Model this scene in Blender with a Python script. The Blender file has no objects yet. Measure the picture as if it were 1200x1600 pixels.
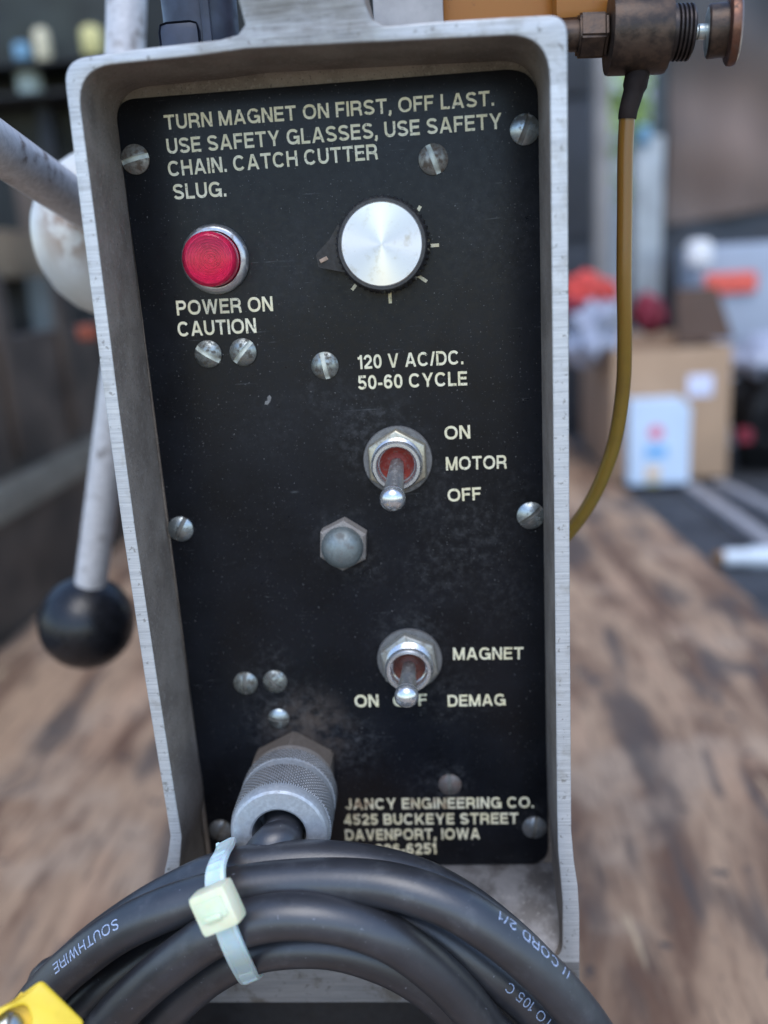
import bpy, bmesh, math, random
from mathutils import Vector, Matrix, noise as mnoise
random.seed(7)
SC = bpy.context.scene
COL = SC.collection
R = math.radians

# ------------------------------------------------------------------ camera (lengths in mm, floor lifted to z = 0)
FLOOR = -360.0
F_PX, YAW, PITCH, ROLL = 1389.29, -0.07556, -0.2644, -0.06114
CAM = Vector((75.26, -225.87, -43.17))
def cam_axes():
    ca, sa, cb, sb, cc, sc = math.cos(YAW), math.sin(YAW), math.cos(PITCH), math.sin(PITCH), math.cos(ROLL), math.sin(ROLL)
    f = Vector((sa*cb, ca*cb, sb)); r = Vector((ca, -sa, 0)); u = r.cross(f)
    return cc*r + sc*u, -sc*r + cc*u, f
CR, CU, CF = cam_axes()
def W(p):                                   # mm -> world metres
    return Vector((p[0]*.001, p[1]*.001, (p[2]-FLOOR)*.001))
cam = bpy.data.cameras.new('camera'); co = bpy.data.objects.new('camera', cam); COL.objects.link(co)
m3 = Matrix((CR, CU, -CF)).transposed()
co.matrix_world = Matrix.Translation(W(CAM)) @ m3.to_4x4()
cam.sensor_fit = 'VERTICAL'; cam.sensor_height = 36.0; cam.sensor_width = 27.0
cam.lens = F_PX/1600*36
cam.clip_start = .005; cam.clip_end = 50
cam.dof.use_dof = True; cam.dof.focus_distance = .217; cam.dof.aperture_fstop = 6.0
SC.camera = co

# ------------------------------------------------------------------ light
SUN_EL, SUN_AZ = 60, 176        # azimuth measured clockwise from +Y
wd = bpy.data.worlds.new('World'); SC.world = wd; wd.use_nodes = True
nt = wd.node_tree; bg = nt.nodes['Background']
sky = nt.nodes.new('ShaderNodeTexSky'); sky.sky_type = 'NISHITA'; sky.sun_disc = False
sky.sun_elevation = R(SUN_EL); sky.sun_rotation = R(SUN_AZ); sky.air_density = 1.0; sky.dust_density = .6; sky.ozone_density = 3.0
nt.links.new(sky.outputs[0], bg.inputs[0]); bg.inputs[1].default_value = .15
sl = bpy.data.lights.new('sun', 'SUN'); sl.energy = .75; sl.angle = R(35); sl.color = (1, .975, .95)
so = bpy.data.objects.new('sun', sl); COL.objects.link(so)
sd = Vector((math.sin(R(SUN_AZ))*math.cos(R(SUN_EL)), math.cos(R(SUN_AZ))*math.cos(R(SUN_EL)), math.sin(R(SUN_EL))))
so.rotation_euler = sd.to_track_quat('Z', 'Y').to_euler(); so.location = (0, 0, 3)
SC.view_settings.view_transform = 'Standard'; SC.view_settings.look = 'None'
SC.view_settings.exposure = 1.02; SC.view_settings.gamma = 1; SC.view_settings.use_curve_mapping = False
SC.render.engine = 'CYCLES'
SC.cycles.use_denoising = True
SC.cycles.max_bounces = 8

# ------------------------------------------------------------------ where a photographed point lies on a known plane of the place
def ray(u, v): return (u-600)/F_PX*CR - (v-800)/F_PX*CU + CF
def AY(u, v, y=0.0):
    d = ray(u, v); return CAM + d*((y-CAM.y)/d.y)
def AX(u, v, x):
    d = ray(u, v); return CAM + d*((x-CAM.x)/d.x)
def AZ(u, v, z=FLOOR):
    d = ray(u, v); return CAM + d*((z-CAM.z)/d.z)

# ------------------------------------------------------------------ node helper
class NB:
    def __init__(s, name):
        s.m = bpy.data.materials.new(name); s.m.use_nodes = True
        s.t = s.m.node_tree; s.p = s.t.nodes['Principled BSDF']; s._oc = None
    def n(s, typ, **kw):
        nd = s.t.nodes.new(typ)
        for k, v in kw.items(): setattr(nd, k, v)
        return nd
    def put(s, sock, v):
        if isinstance(v, bpy.types.NodeSocket): s.t.links.new(v, sock)
        elif isinstance(v, (tuple, list)) and sock.type == 'RGBA': sock.default_value = (*v[:3], 1)
        else: sock.default_value = v
    @property
    def oc(s):
        if s._oc is None: s._oc = s.n('ShaderNodeTexCoord').outputs['Object']
        return s._oc
    def mapped(s, scale, rot=(0, 0, 0), loc=(0, 0, 0)):
        mp = s.n('ShaderNodeMapping'); s.put(mp.inputs[0], s.oc)
        mp.inputs['Scale'].default_value = scale; mp.inputs['Rotation'].default_value = rot; mp.inputs['Location'].default_value = loc
        return mp.outputs[0]
    def noise(s, scale, detail=4, rough=.55, vec=None, dist=0.0):
        nz = s.n('ShaderNodeTexNoise'); s.put(nz.inputs['Vector'], vec if vec is not None else s.oc)
        nz.inputs['Scale'].default_value = scale; nz.inputs['Detail'].default_value = detail
        nz.inputs['Roughness'].default_value = rough; nz.inputs['Distortion'].default_value = dist
        return nz.outputs[0]
    def ramp(s, v, a, b, lo=0.0, hi=1.0, smooth=True):
        r = s.n('ShaderNodeMapRange'); r.clamp = True
        if smooth: r.interpolation_type = 'SMOOTHSTEP'
        s.put(r.inputs[0], v)
        for i, x in enumerate((a, b, lo, hi)): s.put(r.inputs[i+1], x)
        return r.outputs[0]
    def math(s, op, a, b=0.0, clamp=False):
        r = s.n('ShaderNodeMath', operation=op); r.use_clamp = clamp; s.put(r.inputs[0], a); s.put(r.inputs[1], b); return r.outputs[0]
    def mix(s, f, a, b):
        r = s.n('ShaderNodeMix', data_type='RGBA'); s.put(r.inputs['Factor'], f); s.put(r.inputs[6], a); s.put(r.inputs[7], b); return r.outputs[2]
    def spot(s, c, rad):                     # soft round mask about a point of the object, metres
        d = s.n('ShaderNodeVectorMath', operation='DISTANCE'); s.put(d.inputs[0], s.oc); d.inputs[1].default_value = c
        return s.ramp(d.outputs['Value'], rad, rad*.15)
    def bump(s, h, strength=.3, dist=.0002):
        b = s.n('ShaderNodeBump'); b.inputs['Strength'].default_value = strength; b.inputs['Distance'].default_value = dist
        s.put(b.inputs['Height'], h); s.put(s.p.inputs['Normal'], b.outputs[0]); return b
    def set(s, **kw):
        for k, v in kw.items(): s.put(s.p.inputs[k.replace('_', ' ')], v)
        return s.m

def plain(name, col, rough=.5, metal=0.0, var=.25, scale=300, bump=.0, **kw):
    b = NB(name); nz = b.noise(scale, 5)
    lo = tuple(c*(1-var) for c in col); hi = tuple(min(1, c*(1+var)) for c in col)
    b.set(Base_Color=b.mix(b.ramp(nz, .3, .7), lo, hi), Roughness=b.ramp(b.noise(scale*1.7, 3), .3, .7, max(0, rough-.08), rough+.08), Metallic=metal)
    if bump: b.bump(nz, bump)
    return b.set(**kw)

def weathered(name, col, dirt, rough=.35, scale=400, amount=.5, metal=1.0, bump=.15):
    b = NB(name); a = b.noise(scale, 6, .65); f = b.ramp(a, .62-amount*.25, .80-amount*.2)
    g = b.noise(scale*4, 3)
    b.set(Base_Color=b.mix(f, b.mix(b.ramp(g, .35, .7), tuple(c*.8 for c in col), col), dirt),
          Metallic=b.ramp(f, 0, 1, metal, metal*.25), Roughness=b.ramp(f, 0, 1, rough, .75))
    b.bump(a, bump); return b.m

M = {}
# cast aluminium walls of the housing: dusty brown grey
b = NB('cast_aluminium'); n1 = b.noise(900, 6, .6); n2 = b.noise(70, 4); n3 = b.noise(2200, 2)
c = b.mix(b.ramp(n2, .35, .65), (.20, .168, .140), (.30, .257, .217))
c = b.mix(b.math('MULTIPLY', b.ramp(n1, .52, .68), .6), c, (.36, .33, .295))
c = b.mix(b.math('MULTIPLY', b.ramp(n3, .60, .70), .7), c, (.07, .06, .05))
b.set(Base_Color=c, Roughness=.6, Metallic=.1); b.bump(n1, .6, .0004); M['cast'] = b.m
b = NB('cast_floor'); n1 = b.noise(90, 5, .6); n2 = b.noise(700, 5); b.set(Base_Color=b.mix(b.math('MULTIPLY', b.ramp(n2, .55, .72), .5), b.mix(b.ramp(n1, .38, .62), (.07, .066, .066), (.17, .168, .175)), (.24, .235, .235)), Roughness=.45, Metallic=.4); b.bump(n2, .2, .0002); M['castfloor'] = b.m
# machined front face of the casting: bright with fine cross cuts
def machined(name, scale, rot=(0, 0, 0), tone=1.0, stain=.45):
    b = NB(name); s1 = b.noise(1.0, 5, .75, b.mapped(scale, rot)); sb = b.noise(1.0, 2, .5, b.mapped(tuple(q*.35 for q in scale), rot))
    s2 = b.noise(120, 5, .6); s3 = b.noise(650, 4, .6)
    k = lambda *c: tuple(q*tone for q in c)
    c = b.mix(b.ramp(s1, .30, .66), k(.50, .505, .505), k(.71, .715, .715))
    c = b.mix(b.math('MULTIPLY', b.ramp(sb, .55, .72), .15), c, k(.40, .40, .41))
    c = b.mix(b.math('MULTIPLY', b.ramp(s1, .36, .27), .5), c, k(.2, .195, .185))
    c = b.mix(b.math('MULTIPLY', b.ramp(s2, .54, .70), stain), c, k(.36, .335, .29))
    c = b.mix(b.math('MULTIPLY', b.ramp(s3, .61, .68), .6), c, k(.17, .15, .125))
    if name == 'machined_top':      # the handle stem above the rim is dull and stained
        q_ = W((50, -22.7, 18)); k2 = b.math('MULTIPLY', b.spot(tuple(q_), .034), b.ramp(s2, .25, .6, .6, 1))
        c = b.mix(b.math('MULTIPLY', k2, .95, True), c, b.mix(b.ramp(s1, .32, .66), (.10, .088, .072), (.25, .232, .20)))
    b.set(Base_Color=c, Metallic=.45, Roughness=b.ramp(s1, .3, .7, .55, .38)); b.bump(s1, .3, .0002)
    return b.m
M['face_side'] = machined('machined_side', (70, 70, 2700), (0, R(-3), 0))
M['face_top'] = machined('machined_top', (120, 120, 2300), (0, R(38), 0), .84, .5)
M['face_stem'] = machined('machined_stem', (120, 120, 2600), (0, R(4), 0), .47, .85)
M['face_low'] = machined('machined_low', (60, 60, 1500), (0, R(1), 0), .44, .95)
# black panel
b = NB('black_panel')
big = b.noise(45, 5, .6); fine = b.noise(1900, 2); mid = b.noise(500, 6, .7); blot = b.noise(160, 5, .65)
base = b.mix(b.ramp(big, .3, .7), (.0040, .0044, .0060), (.0080, .0092, .0128))
dust = b.math('MULTIPLY', b.ramp(fine, .66, .73), b.ramp(blot, .35, .65, .10, .75))
patch = None
def pz(x, z): return (x*.001, -.0009, (z-FLOOR)*.001)
for (x, z, r, s) in [(56, -84, 17, .50), (62, -90, 15, .55), (70, -100, 16, .35), (80, -113, 20, .42), (72, -121, 16, .38), (88, -130, 14, .25), (63, -142, 15, .6), (73, -158, 14, .35),
                     (47, -112, 13, .5), (52, -119, 11, .4), (28, -165, 19, .75), (44, -173, 15, .6), (20, -152, 9, .35), (25, -146, 8, .35), (72, -186, 9, .7), (68, -186, 12, .35),
                     (45, -72, 12, .25), (88, -35, 22, .22), (40, -40, 20, .2), (30, -80, 14, .15), (96, -198, 9, .4), (92, -100, 10, .2)]:
    k = b.math('MULTIPLY', b.spot(pz(x, z), r*.001), s)
    patch = k if patch is None else b.math('MAXIMUM', patch, k)
patch = b.math('MULTIPLY', patch, b.ramp(b.noise(420, 8, .75), .42, .76))
sc_v = b.mapped((40, 40, 1300), (0, R(62), 0)); scr = b.math('MULTIPLY', b.ramp(b.noise(1, 2, .5, sc_v), .65, .71), b.ramp(blot, .5, .68, 0, .35))
c = b.mix(b.math('MULTIPLY', patch, .5), base, (.20, .205, .215))
c = b.mix(dust, c, (.30, .30, .30)); c = b.mix(scr, c, (.16, .17, .18))
brown = b.math('MULTIPLY', b.spot(pz(33, -168), .017), b.ramp(blot, .35, .6, 0, .55))
c = b.mix(brown, c, (.12, .095, .08))
b.set(Base_Color=c, Roughness=b.math('ADD', b.ramp(mid, .3, .7, .27, .38), b.math('MULTIPLY', patch, .35)))
b.p.inputs['Specular IOR Level'].default_value = .27
b.bump(b.noise(1500, 3), .12, .0001); M['panel'] = b.m
# printed lettering: cream, worn, with rusty stains
b = NB('cream_lettering'); n1 = b.noise(260, 4); n2 = b.noise(2600, 3)
rust = None
for (x, z, r) in [(70.5, -192, 7), (46, -192, 7), (44, -196, 4), (63, -192, 5), (80, -154, 5), (74, -154, 3.5), (67, -154, 4), (70, -97, 3), (84, -143, 2)]:
    k = b.spot(pz(x, z), r*.001); rust = k if rust is None else b.math('MAXIMUM', rust, k)
rust = b.math('MULTIPLY', rust, b.ramp(b.noise(420, 4), .38, .62))
c = b.mix(b.ramp(n1, .35, .65), (.78, .71, .46), (.86, .81, .60)); c = b.mix(b.math('MULTIPLY', rust, .85), c, (.30, .19, .11))
c = b.mix(b.math('MULTIPLY', b.ramp(n2, .62, .72), .5), c, (.25, .24, .2))
c = b.mix(b.math('MULTIPLY', b.ramp(b.noise(1100, 5, .7), .56, .64), b.ramp(b.noise(130, 3), .42, .6, .25, 1)), c, (.03, .03, .03))
b.set(Base_Color=c, Roughness=.55); M['letter'] = b.m
M['screw'] = weathered('dull_screw_metal', (.40, .43, .41), (.09, .078, .06), .38, 620, .85, 1.0, .3)
M['screw_dirty'] = weathered('dirty_screw_metal', (.38, .37, .33), (.12, .09, .065), .45, 620, .95, .75, .35)
M['screw_bright'] = weathered('bright_screw_metal', (.46, .51, .52), (.16, .165, .15), .36, 520, .6, 1.0, .3)
M['screw_grime'] = weathered('grimy_screw_metal', (.20, .18, .17), (.14, .10, .085), .5, 520, .8, .5)
M['screw_dark'] = weathered('dark_screw_metal', (.30, .32, .33), (.12, .11, .10), .42, 520, .6, .8)
M['slot_dark'] = plain('grimy_slot', (.16, .155, .14), .55, .3)
M['slot'] = plain('pale_slot', (.56, .58, .51), .5, .15)
M['chrome'] = weathered('chrome', (.80, .82, .83), (.42, .38, .33), .26, 700, .25, .85, .03)
M['lever'] = weathered('lever_metal', (.50, .50, .49), (.24, .22, .20), .42, 900, .55, .9)
M['nut'] = weathered('yellowed_nut', (.58, .54, .42), (.24, .20, .15), .4, 600, .55, .75)
M['nut_grey'] = weathered('greyed_nut', (.46, .46, .42), (.20, .18, .15), .45, 600, .6, .7)
M['washer'] = weathered('dusty_washer', (.25, .25, .25), (.15, .145, .14), .5, 600, .7, .5)
M['dustmetal'] = weathered('dust_caked_metal', (.34, .315, .29), (.22, .195, .18), .65, 420, .7, .3, .4)
M['redboot'] = weathered('red_bushing', (.33, .045, .03), (.26, .13, .11), .6, 900, .5, 0.0)
M['darkred'] = weathered('brown_red_bushing', (.16, .05, .035), (.10, .07, .06), .6, 900, .5, 0.0)
M['collar'] = weathered('zinc_collar', (.52, .55, .58), (.31, .31, .31), .48, 260, .5, .5, .06); M['knurldirt'] = plain('knurl_grime', (.14, .135, .13), .6, .3)
M['knobblack'] = plain('black_plastic', (.034, .033, .035), .36, 0, .3, 900)
M['mark'] = plain('tan_mark', (.42, .30, .22), .6)
b = NB('spun_aluminium'); tg = b.n('ShaderNodeTangent', direction_type='RADIAL', axis='Y'); n1 = b.noise(260, 5, .65); n2 = b.noise(1400, 4, .7)
c = b.mix(b.ramp(n1, .52, .75), (.72, .73, .74), (.56, .53, .46)); c = b.mix(b.math('MULTIPLY', b.ramp(n2, .66, .73), .8), c, (.30, .27, .23))
b.set(Base_Color=c, Metallic=.92, Roughness=.33); b.p.inputs['Anisotropic'].default_value = .85
b.t.links.new(tg.outputs[0], b.p.inputs['Tangent']); M['spun'] = b.m
b = NB('red_lens'); b.set(Base_Color=(.95, .075, .22), Roughness=.04, IOR=1.3); b.p.inputs['Transmission Weight'].default_value = .92
b.bump(b.noise(900, 3), .08, .0001); M['lens'] = b.m
M['lensback'] = plain('added_lens_reflector', (.96, .34, .44), .25, .0, .15, 500)
M['bezel'] = weathered('bezel_metal', (.56, .58, .60), (.34, .31, .28), .34, 500, .45, .85)
b = NB('cord_rubber'); n1 = b.noise(1400, 4); n2 = b.noise(90, 4); n3 = b.noise(900, 2)
c = b.mix(b.ramp(n2, .3, .7), (.018, .0185, .022), (.030, .031, .037)); c = b.mix(b.math('MULTIPLY', b.ramp(n3, .725, .76), .6), c, (.24, .25, .28)); c = b.mix(b.math('MULTIPLY', b.ramp(b.noise(160, 6, .7), .52, .72), .35), c, (.10, .10, .105))
b.set(Base_Color=c, Roughness=.40); b.p.inputs['Specular IOR Level'].default_value = 1.0; b.bump(n1, .16, .0002); M['rubber'] = b.m
b = NB('white_print'); b.set(Base_Color=b.mix(b.ramp(b.noise(2500, 3), .45, .62), (.42, .50, .68), (.20, .24, .32)), Roughness=.5); M['print'] = b.m
b = NB('nylon'); b.set(Base_Color=b.mix(b.ramp(b.noise(120, 3), .35, .65), (.60, .75, .78), (.70, .80, .74)), Roughness=.32, Subsurface_Weight=.35, Subsurface_Scale=.004); M['nylon'] = b.m
b = NB('nylon_head'); b.set(Base_Color=b.mix(b.ramp(b.noise(150, 3), .35, .65), (.80, .78, .53), (.86, .85, .62)), Roughness=.34, Subsurface_Weight=.4, Subsurface_Scale=.004); M['nylonhead'] = b.m
M['yellow'] = plain('yellow_vinyl', (.86, .60, .035), .42, 0, .06, 200, .05)
M['ball'] = plain('black_phenolic', (.010, .010, .012), .33, 0, .3, 300)
M['rod'] = weathered('steel_rod', (.72, .70, .70), (.22, .18, .16), .45, 160, .38, .1, .05)
b = NB('white_hub_paint'); n1 = b.noise(60, 4); st = b.math('MULTIPLY', b.spot(tuple(W(AY(120, 338, 66))), .022), b.ramp(b.noise(150, 4), .35, .6))
b.set(Base_Color=b.mix(st, b.mix(b.ramp(n1, .35, .7), (.66, .63, .56), (.74, .73, .69)), (.30, .18, .11)), Roughness=.38); M['hub'] = b.m
M['motor'] = plain('navy_plastic', (.028, .034, .055), .45, 0, .25, 200, .05)
M['greyplate'] = plain('grey_bracket', (.40, .38, .37), .6, .1, .15, 120)
b = NB('amber_tank'); n1 = b.noise(170, 5, .7)
b.set(Base_Color=b.mix(b.ramp(n1, .58, .70), (.36, .135, .022), (.11, .045, .015)), Roughness=.4, Subsurface_Weight=.1, Subsurface_Scale=.004); M['amber'] = b.m
b = NB('oily_brass'); n1 = b.noise(260, 6, .65); n2 = b.noise(1500, 3)
b.set(Base_Color=b.mix(b.ramp(n1, .38, .66), (.045, .033, .027), (.105, .070, .050)), Metallic=.6, Roughness=b.ramp(n1, .3, .7, .34, .55)); b.bump(n2, .2, .0003); M['brass'] = b.m
M['copper'] = weathered('worn_copper', (.22, .11, .075), (.12, .07, .05), .4, 300, .5, .8)
M['spring'] = plain('pale_pin', (.62, .68, .66), .35, .7)
M['sleeve'] = plain('dark_sleeve', (.018, .012, .010), .75, 0, .3, 200, Specular_IOR_Level=.2)
b = NB('amber_hose'); gz = b.n('ShaderNodeSeparateXYZ'); b.put(gz.inputs[0], b.oc)
c = b.mix(b.ramp(gz.outputs[2], .335, .26), (.20, .095, .012), (.20, .13, .02)); c = b.mix(b.math('MULTIPLY', b.ramp(b.noise(90, 4), .45, .7), .5), c, (.12, .07, .015))
b.set(Base_Color=c, Roughness=.28, Subsurface_Weight=.25, Subsurface_Scale=.003); M['hose'] = b.m
M['magnet'] = plain('black_base_paint', (.010, .010, .011), .55, 0, .3, 300, .1)

# ------------------------------------------------------------------ mesh helpers (all take mm)
def finish(name, bm, mats, parent=None, origin=None, smooth=40, at_self=False):
    """link a bmesh given in mm as one mesh object; origin (mm) is the thing's base"""
    org = Vector(origin) if origin is not None else (parent['_o'] if parent is not None else None)
    T = W((0, 0, 0))
    for v in bm.verts: v.co = v.co*.001
    bmesh.ops.recalc_face_normals(bm, faces=bm.faces)
    me = bpy.data.meshes.new(name); bm.to_mesh(me); bm.free()
    for m in (mats if isinstance(mats, (list, tuple)) else [mats]): me.materials.append(M[m] if isinstance(m, str) else m)
    if smooth:
        me.polygons.foreach_set('use_smooth', [True]*len(me.polygons)); me.set_sharp_from_angle(angle=R(smooth))
    o = bpy.data.objects.new(name, me); COL.objects.link(o)
    return o
ROOTS = {}
def hang(o, parent, loc=None):
    """world-placed mesh o (mesh data in world mm*.001, z not yet lifted) goes under parent"""
    o.parent = parent
    return o
# every mesh is authored in world mm; LIFT moves it so the floor is z=0
def obj(name, bm, mats, parent=None, smooth=40):
    for v in bm.verts: v.co.z -= FLOOR
    o = finish(name, bm, mats, smooth=smooth)
    if parent is not None: o.parent = parent
    return o
def local(name, bm, mats, parent, loc, rot=(0, 0, 0), smooth=40):
    """mesh authored about its own origin, placed at loc (mm, world)"""
    o = finish(name, bm, mats, smooth=smooth)
    o.location = W(loc) if (parent is None or 'placed' not in parent) else Vector(loc)*.001
    o.rotation_euler = rot
    if parent is not None: o.parent = parent
    return o
def tag(o, label, cat, group=None, kind=None):
    if label: o['label'] = label
    if cat: o['category'] = cat
    if group: o['group'] = group
    if kind: o['kind'] = kind
    return o
def root(name, label, cat, group=None):
    o = bpy.data.objects.new(name, None); COL.objects.link(o); o.empty_display_size = .02
    return tag(o, label, cat, group)

def add_lathe(bm, prof, c, axis=(0, -1, 0), n=48, cap=True, mat=0, up=None):
    """prof: (radius, height along axis) list"""
    ax = Vector(axis).normalized(); q = ax.to_track_quat('Z', 'Y'); X = q @ Vector((1, 0, 0)); Yv = q @ Vector((0, 1, 0)); c = Vector(c)
    rings = []
    for (r, h) in prof:
        if r < 1e-6: rings.append([bm.verts.new(c+ax*h)]); continue
        rings.append([bm.verts.new(c+ax*h+(X*math.cos(2*math.pi*i/n)+Yv*math.sin(2*math.pi*i/n))*r) for i in range(n)])
    fs = []
    for a, b_ in zip(rings, rings[1:]):
        if len(a) == 1 and len(b_) == 1: continue
        for i in range(n):
            j = (i+1) % n
            if len(a) == 1: fs.append(bm.faces.new((a[0], b_[i], b_[j])))
            elif len(b_) == 1: fs.append(bm.faces.new((a[i], a[j], b_[0])))
            else: fs.append(bm.faces.new((a[i], a[j], b_[j], b_[i])))
    if cap:
        for rg in (rings[0], rings[-1]):
            if len(rg) > 1: fs.append(bm.faces.new(rg))
    for f in fs: f.material_index = mat
    return bm
def lathe(*a, **k): return add_lathe(bmesh.new(), *a, **k)
def add_hex(bm, rad, h0, h1, c, axis=(0, -1, 0), ph=0.0, cham=.5, mat=0, sides=6):
    ax = Vector(axis).normalized(); c = Vector(c)
    X = Vector((1, 0, 0)) if abs(ax.x) < .9 else Vector((0, 1, 0)); Yv = ax.cross(X).normalized(); X = Yv.cross(ax)
    def ring(h, r): return [bm.verts.new(c+ax*h+(X*math.cos(ph+2*math.pi*i/sides)+Yv*math.sin(ph+2*math.pi*i/sides))*r) for i in range(sides)]
    rs = [ring(h0, rad), ring(h1-cham, rad), ring(h1, rad-cham)]
    fs = [bm.faces.new(rs[0]), bm.faces.new(rs[-1])]
    for a, b_ in zip(rs, rs[1:]):
        for i in range(sides): fs.append(bm.faces.new((a[i], a[(i+1) % sides], b_[(i+1) % sides], b_[i])))
    for f in fs: f.material_index = mat
def add_box(bm, lo, hi, bev=0.0, mat=0, rotz=0.0, M4=None):
    c = (Vector(lo)+Vector(hi))/2; s = Vector(hi)-Vector(lo)
    r = bmesh.ops.create_cube(bm, size=1.0); vs = r['verts']
    mtx = Matrix.Translation(c) @ Matrix.Rotation(rotz, 4, 'Z') @ Matrix.Diagonal((*s, 1))
    if M4 is not None: mtx = M4 @ Matrix.Diagonal((*s, 1))
    bmesh.ops.transform(bm, matrix=mtx, verts=vs)
    if bev:
        es = list({e for v in vs for e in v.link_edges})
        bmesh.ops.bevel(bm, geom=es, offset=bev, segments=2, affect='EDGES', profile=.6)
    return bm
def box(lo, hi, bev=0.0, **k): return add_box(bmesh.new(), lo, hi, bev, **k)
def catmull(pts, step=1.5):
    P = [Vector(p) for p in pts]; P = [P[0]*2-P[1]]+P+[P[-1]*2-P[-2]]; out = []
    for i in range(1, len(P)-2):
        n = max(2, int((P[i+1]-P[i]).length/step))
        for k in range(n):
            t = k/n; a, b_, c, d = P[i-1:i+3]
            out.append(.5*((2*b_)+(c-a)*t+(2*a-5*b_+4*c-d)*t*t+(3*b_-a-3*c+d)*t**3))
    out.append(P[-2]); return out
def add_tube(bm, path, rad, n=20, cap=True, mat=0):
    N = len(path); rings = []
    T0 = (path[1]-path[0]).normalized(); nrm = T0.orthogonal().normalized()
    for i, p in enumerate(path):
        T = (path[min(i+1, N-1)]-path[max(i-1, 0)]).normalized()
        nrm = (nrm-T*nrm.dot(T)).normalized(); bn = T.cross(nrm); r = rad(i/(N-1)) if callable(rad) else rad
        rings.append([bm.verts.new(p+(nrm*math.cos(2*math.pi*k/n)+bn*math.sin(2*math.pi*k/n))*r) for k in range(n)])
    for a, b_ in zip(rings, rings[1:]):
        for i in range(n):
            j = (i+1) % n; f = bm.faces.new((a[i], a[j], b_[j], b_[i])); f.material_index = mat
    if cap: bm.faces.new(rings[0]); bm.faces.new(rings[-1])
    return bm
def tube(*a, **k): return add_tube(bmesh.new(), *a, **k)
def fillet(poly, radii, seg=8):
    """round the corners of an x,z polygon"""
    out = []; n = len(poly)
    for i, p in enumerate(poly):
        r = radii[i] if isinstance(radii, (list, tuple)) else radii
        p = Vector(p); a = Vector(poly[i-1])-p; b_ = Vector(poly[(i+1) % n])-p
        if r <= 0: out.append(p); continue
        an = a.normalized(); bn = b_.normalized(); half = an.angle(bn)/2
        L = min(r/math.tan(half), a.length*.49, b_.length*.49)
        s, e = p+an*L, p+bn*L
        for k in range(seg+1):
            t = k/seg; out.append((1-t)**2*s+2*t*(1-t)*p+t*t*e)
    return out
def curve_plate(loops, y0, y1, bev=.3):
    """solid between planes y0<y1 from x,z loops (first outline, then holes); rounded edges; returns bmesh in mm"""
    cu = bpy.data.curves.new('tmp', 'CURVE'); cu.dimensions = '2D'; cu.fill_mode = 'BOTH'
    for lp in loops:
        sp = cu.splines.new('POLY'); sp.points.add(len(lp)-1); sp.use_cyclic_u = True
        for q, p in zip(sp.points, lp): q.co = (p[0], p[1], 0, 1)
    cu.extrude = (y1-y0)/2-bev; cu.bevel_depth = bev; cu.bevel_resolution = 2; cu.offset = -bev
    bm = curve_mesh(cu)
    for v in bm.verts: v.co = Vector((v.co.x, (y0+y1)/2-v.co.z, v.co.y))
    return bm
def curve_mesh(cu):
    o = bpy.data.objects.new('tmp', cu); COL.objects.link(o)
    dg = bpy.context.evaluated_depsgraph_get(); dg.update()
    me = bpy.data.meshes.new_from_object(o.evaluated_get(dg)); bm = bmesh.new(); bm.from_mesh(me)
    bpy.data.objects.remove(o); bpy.data.meshes.remove(me); bpy.data.curves.remove(cu)
    bmesh.ops.remove_doubles(bm, verts=bm.verts, dist=1e-5)
    return bm
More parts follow.
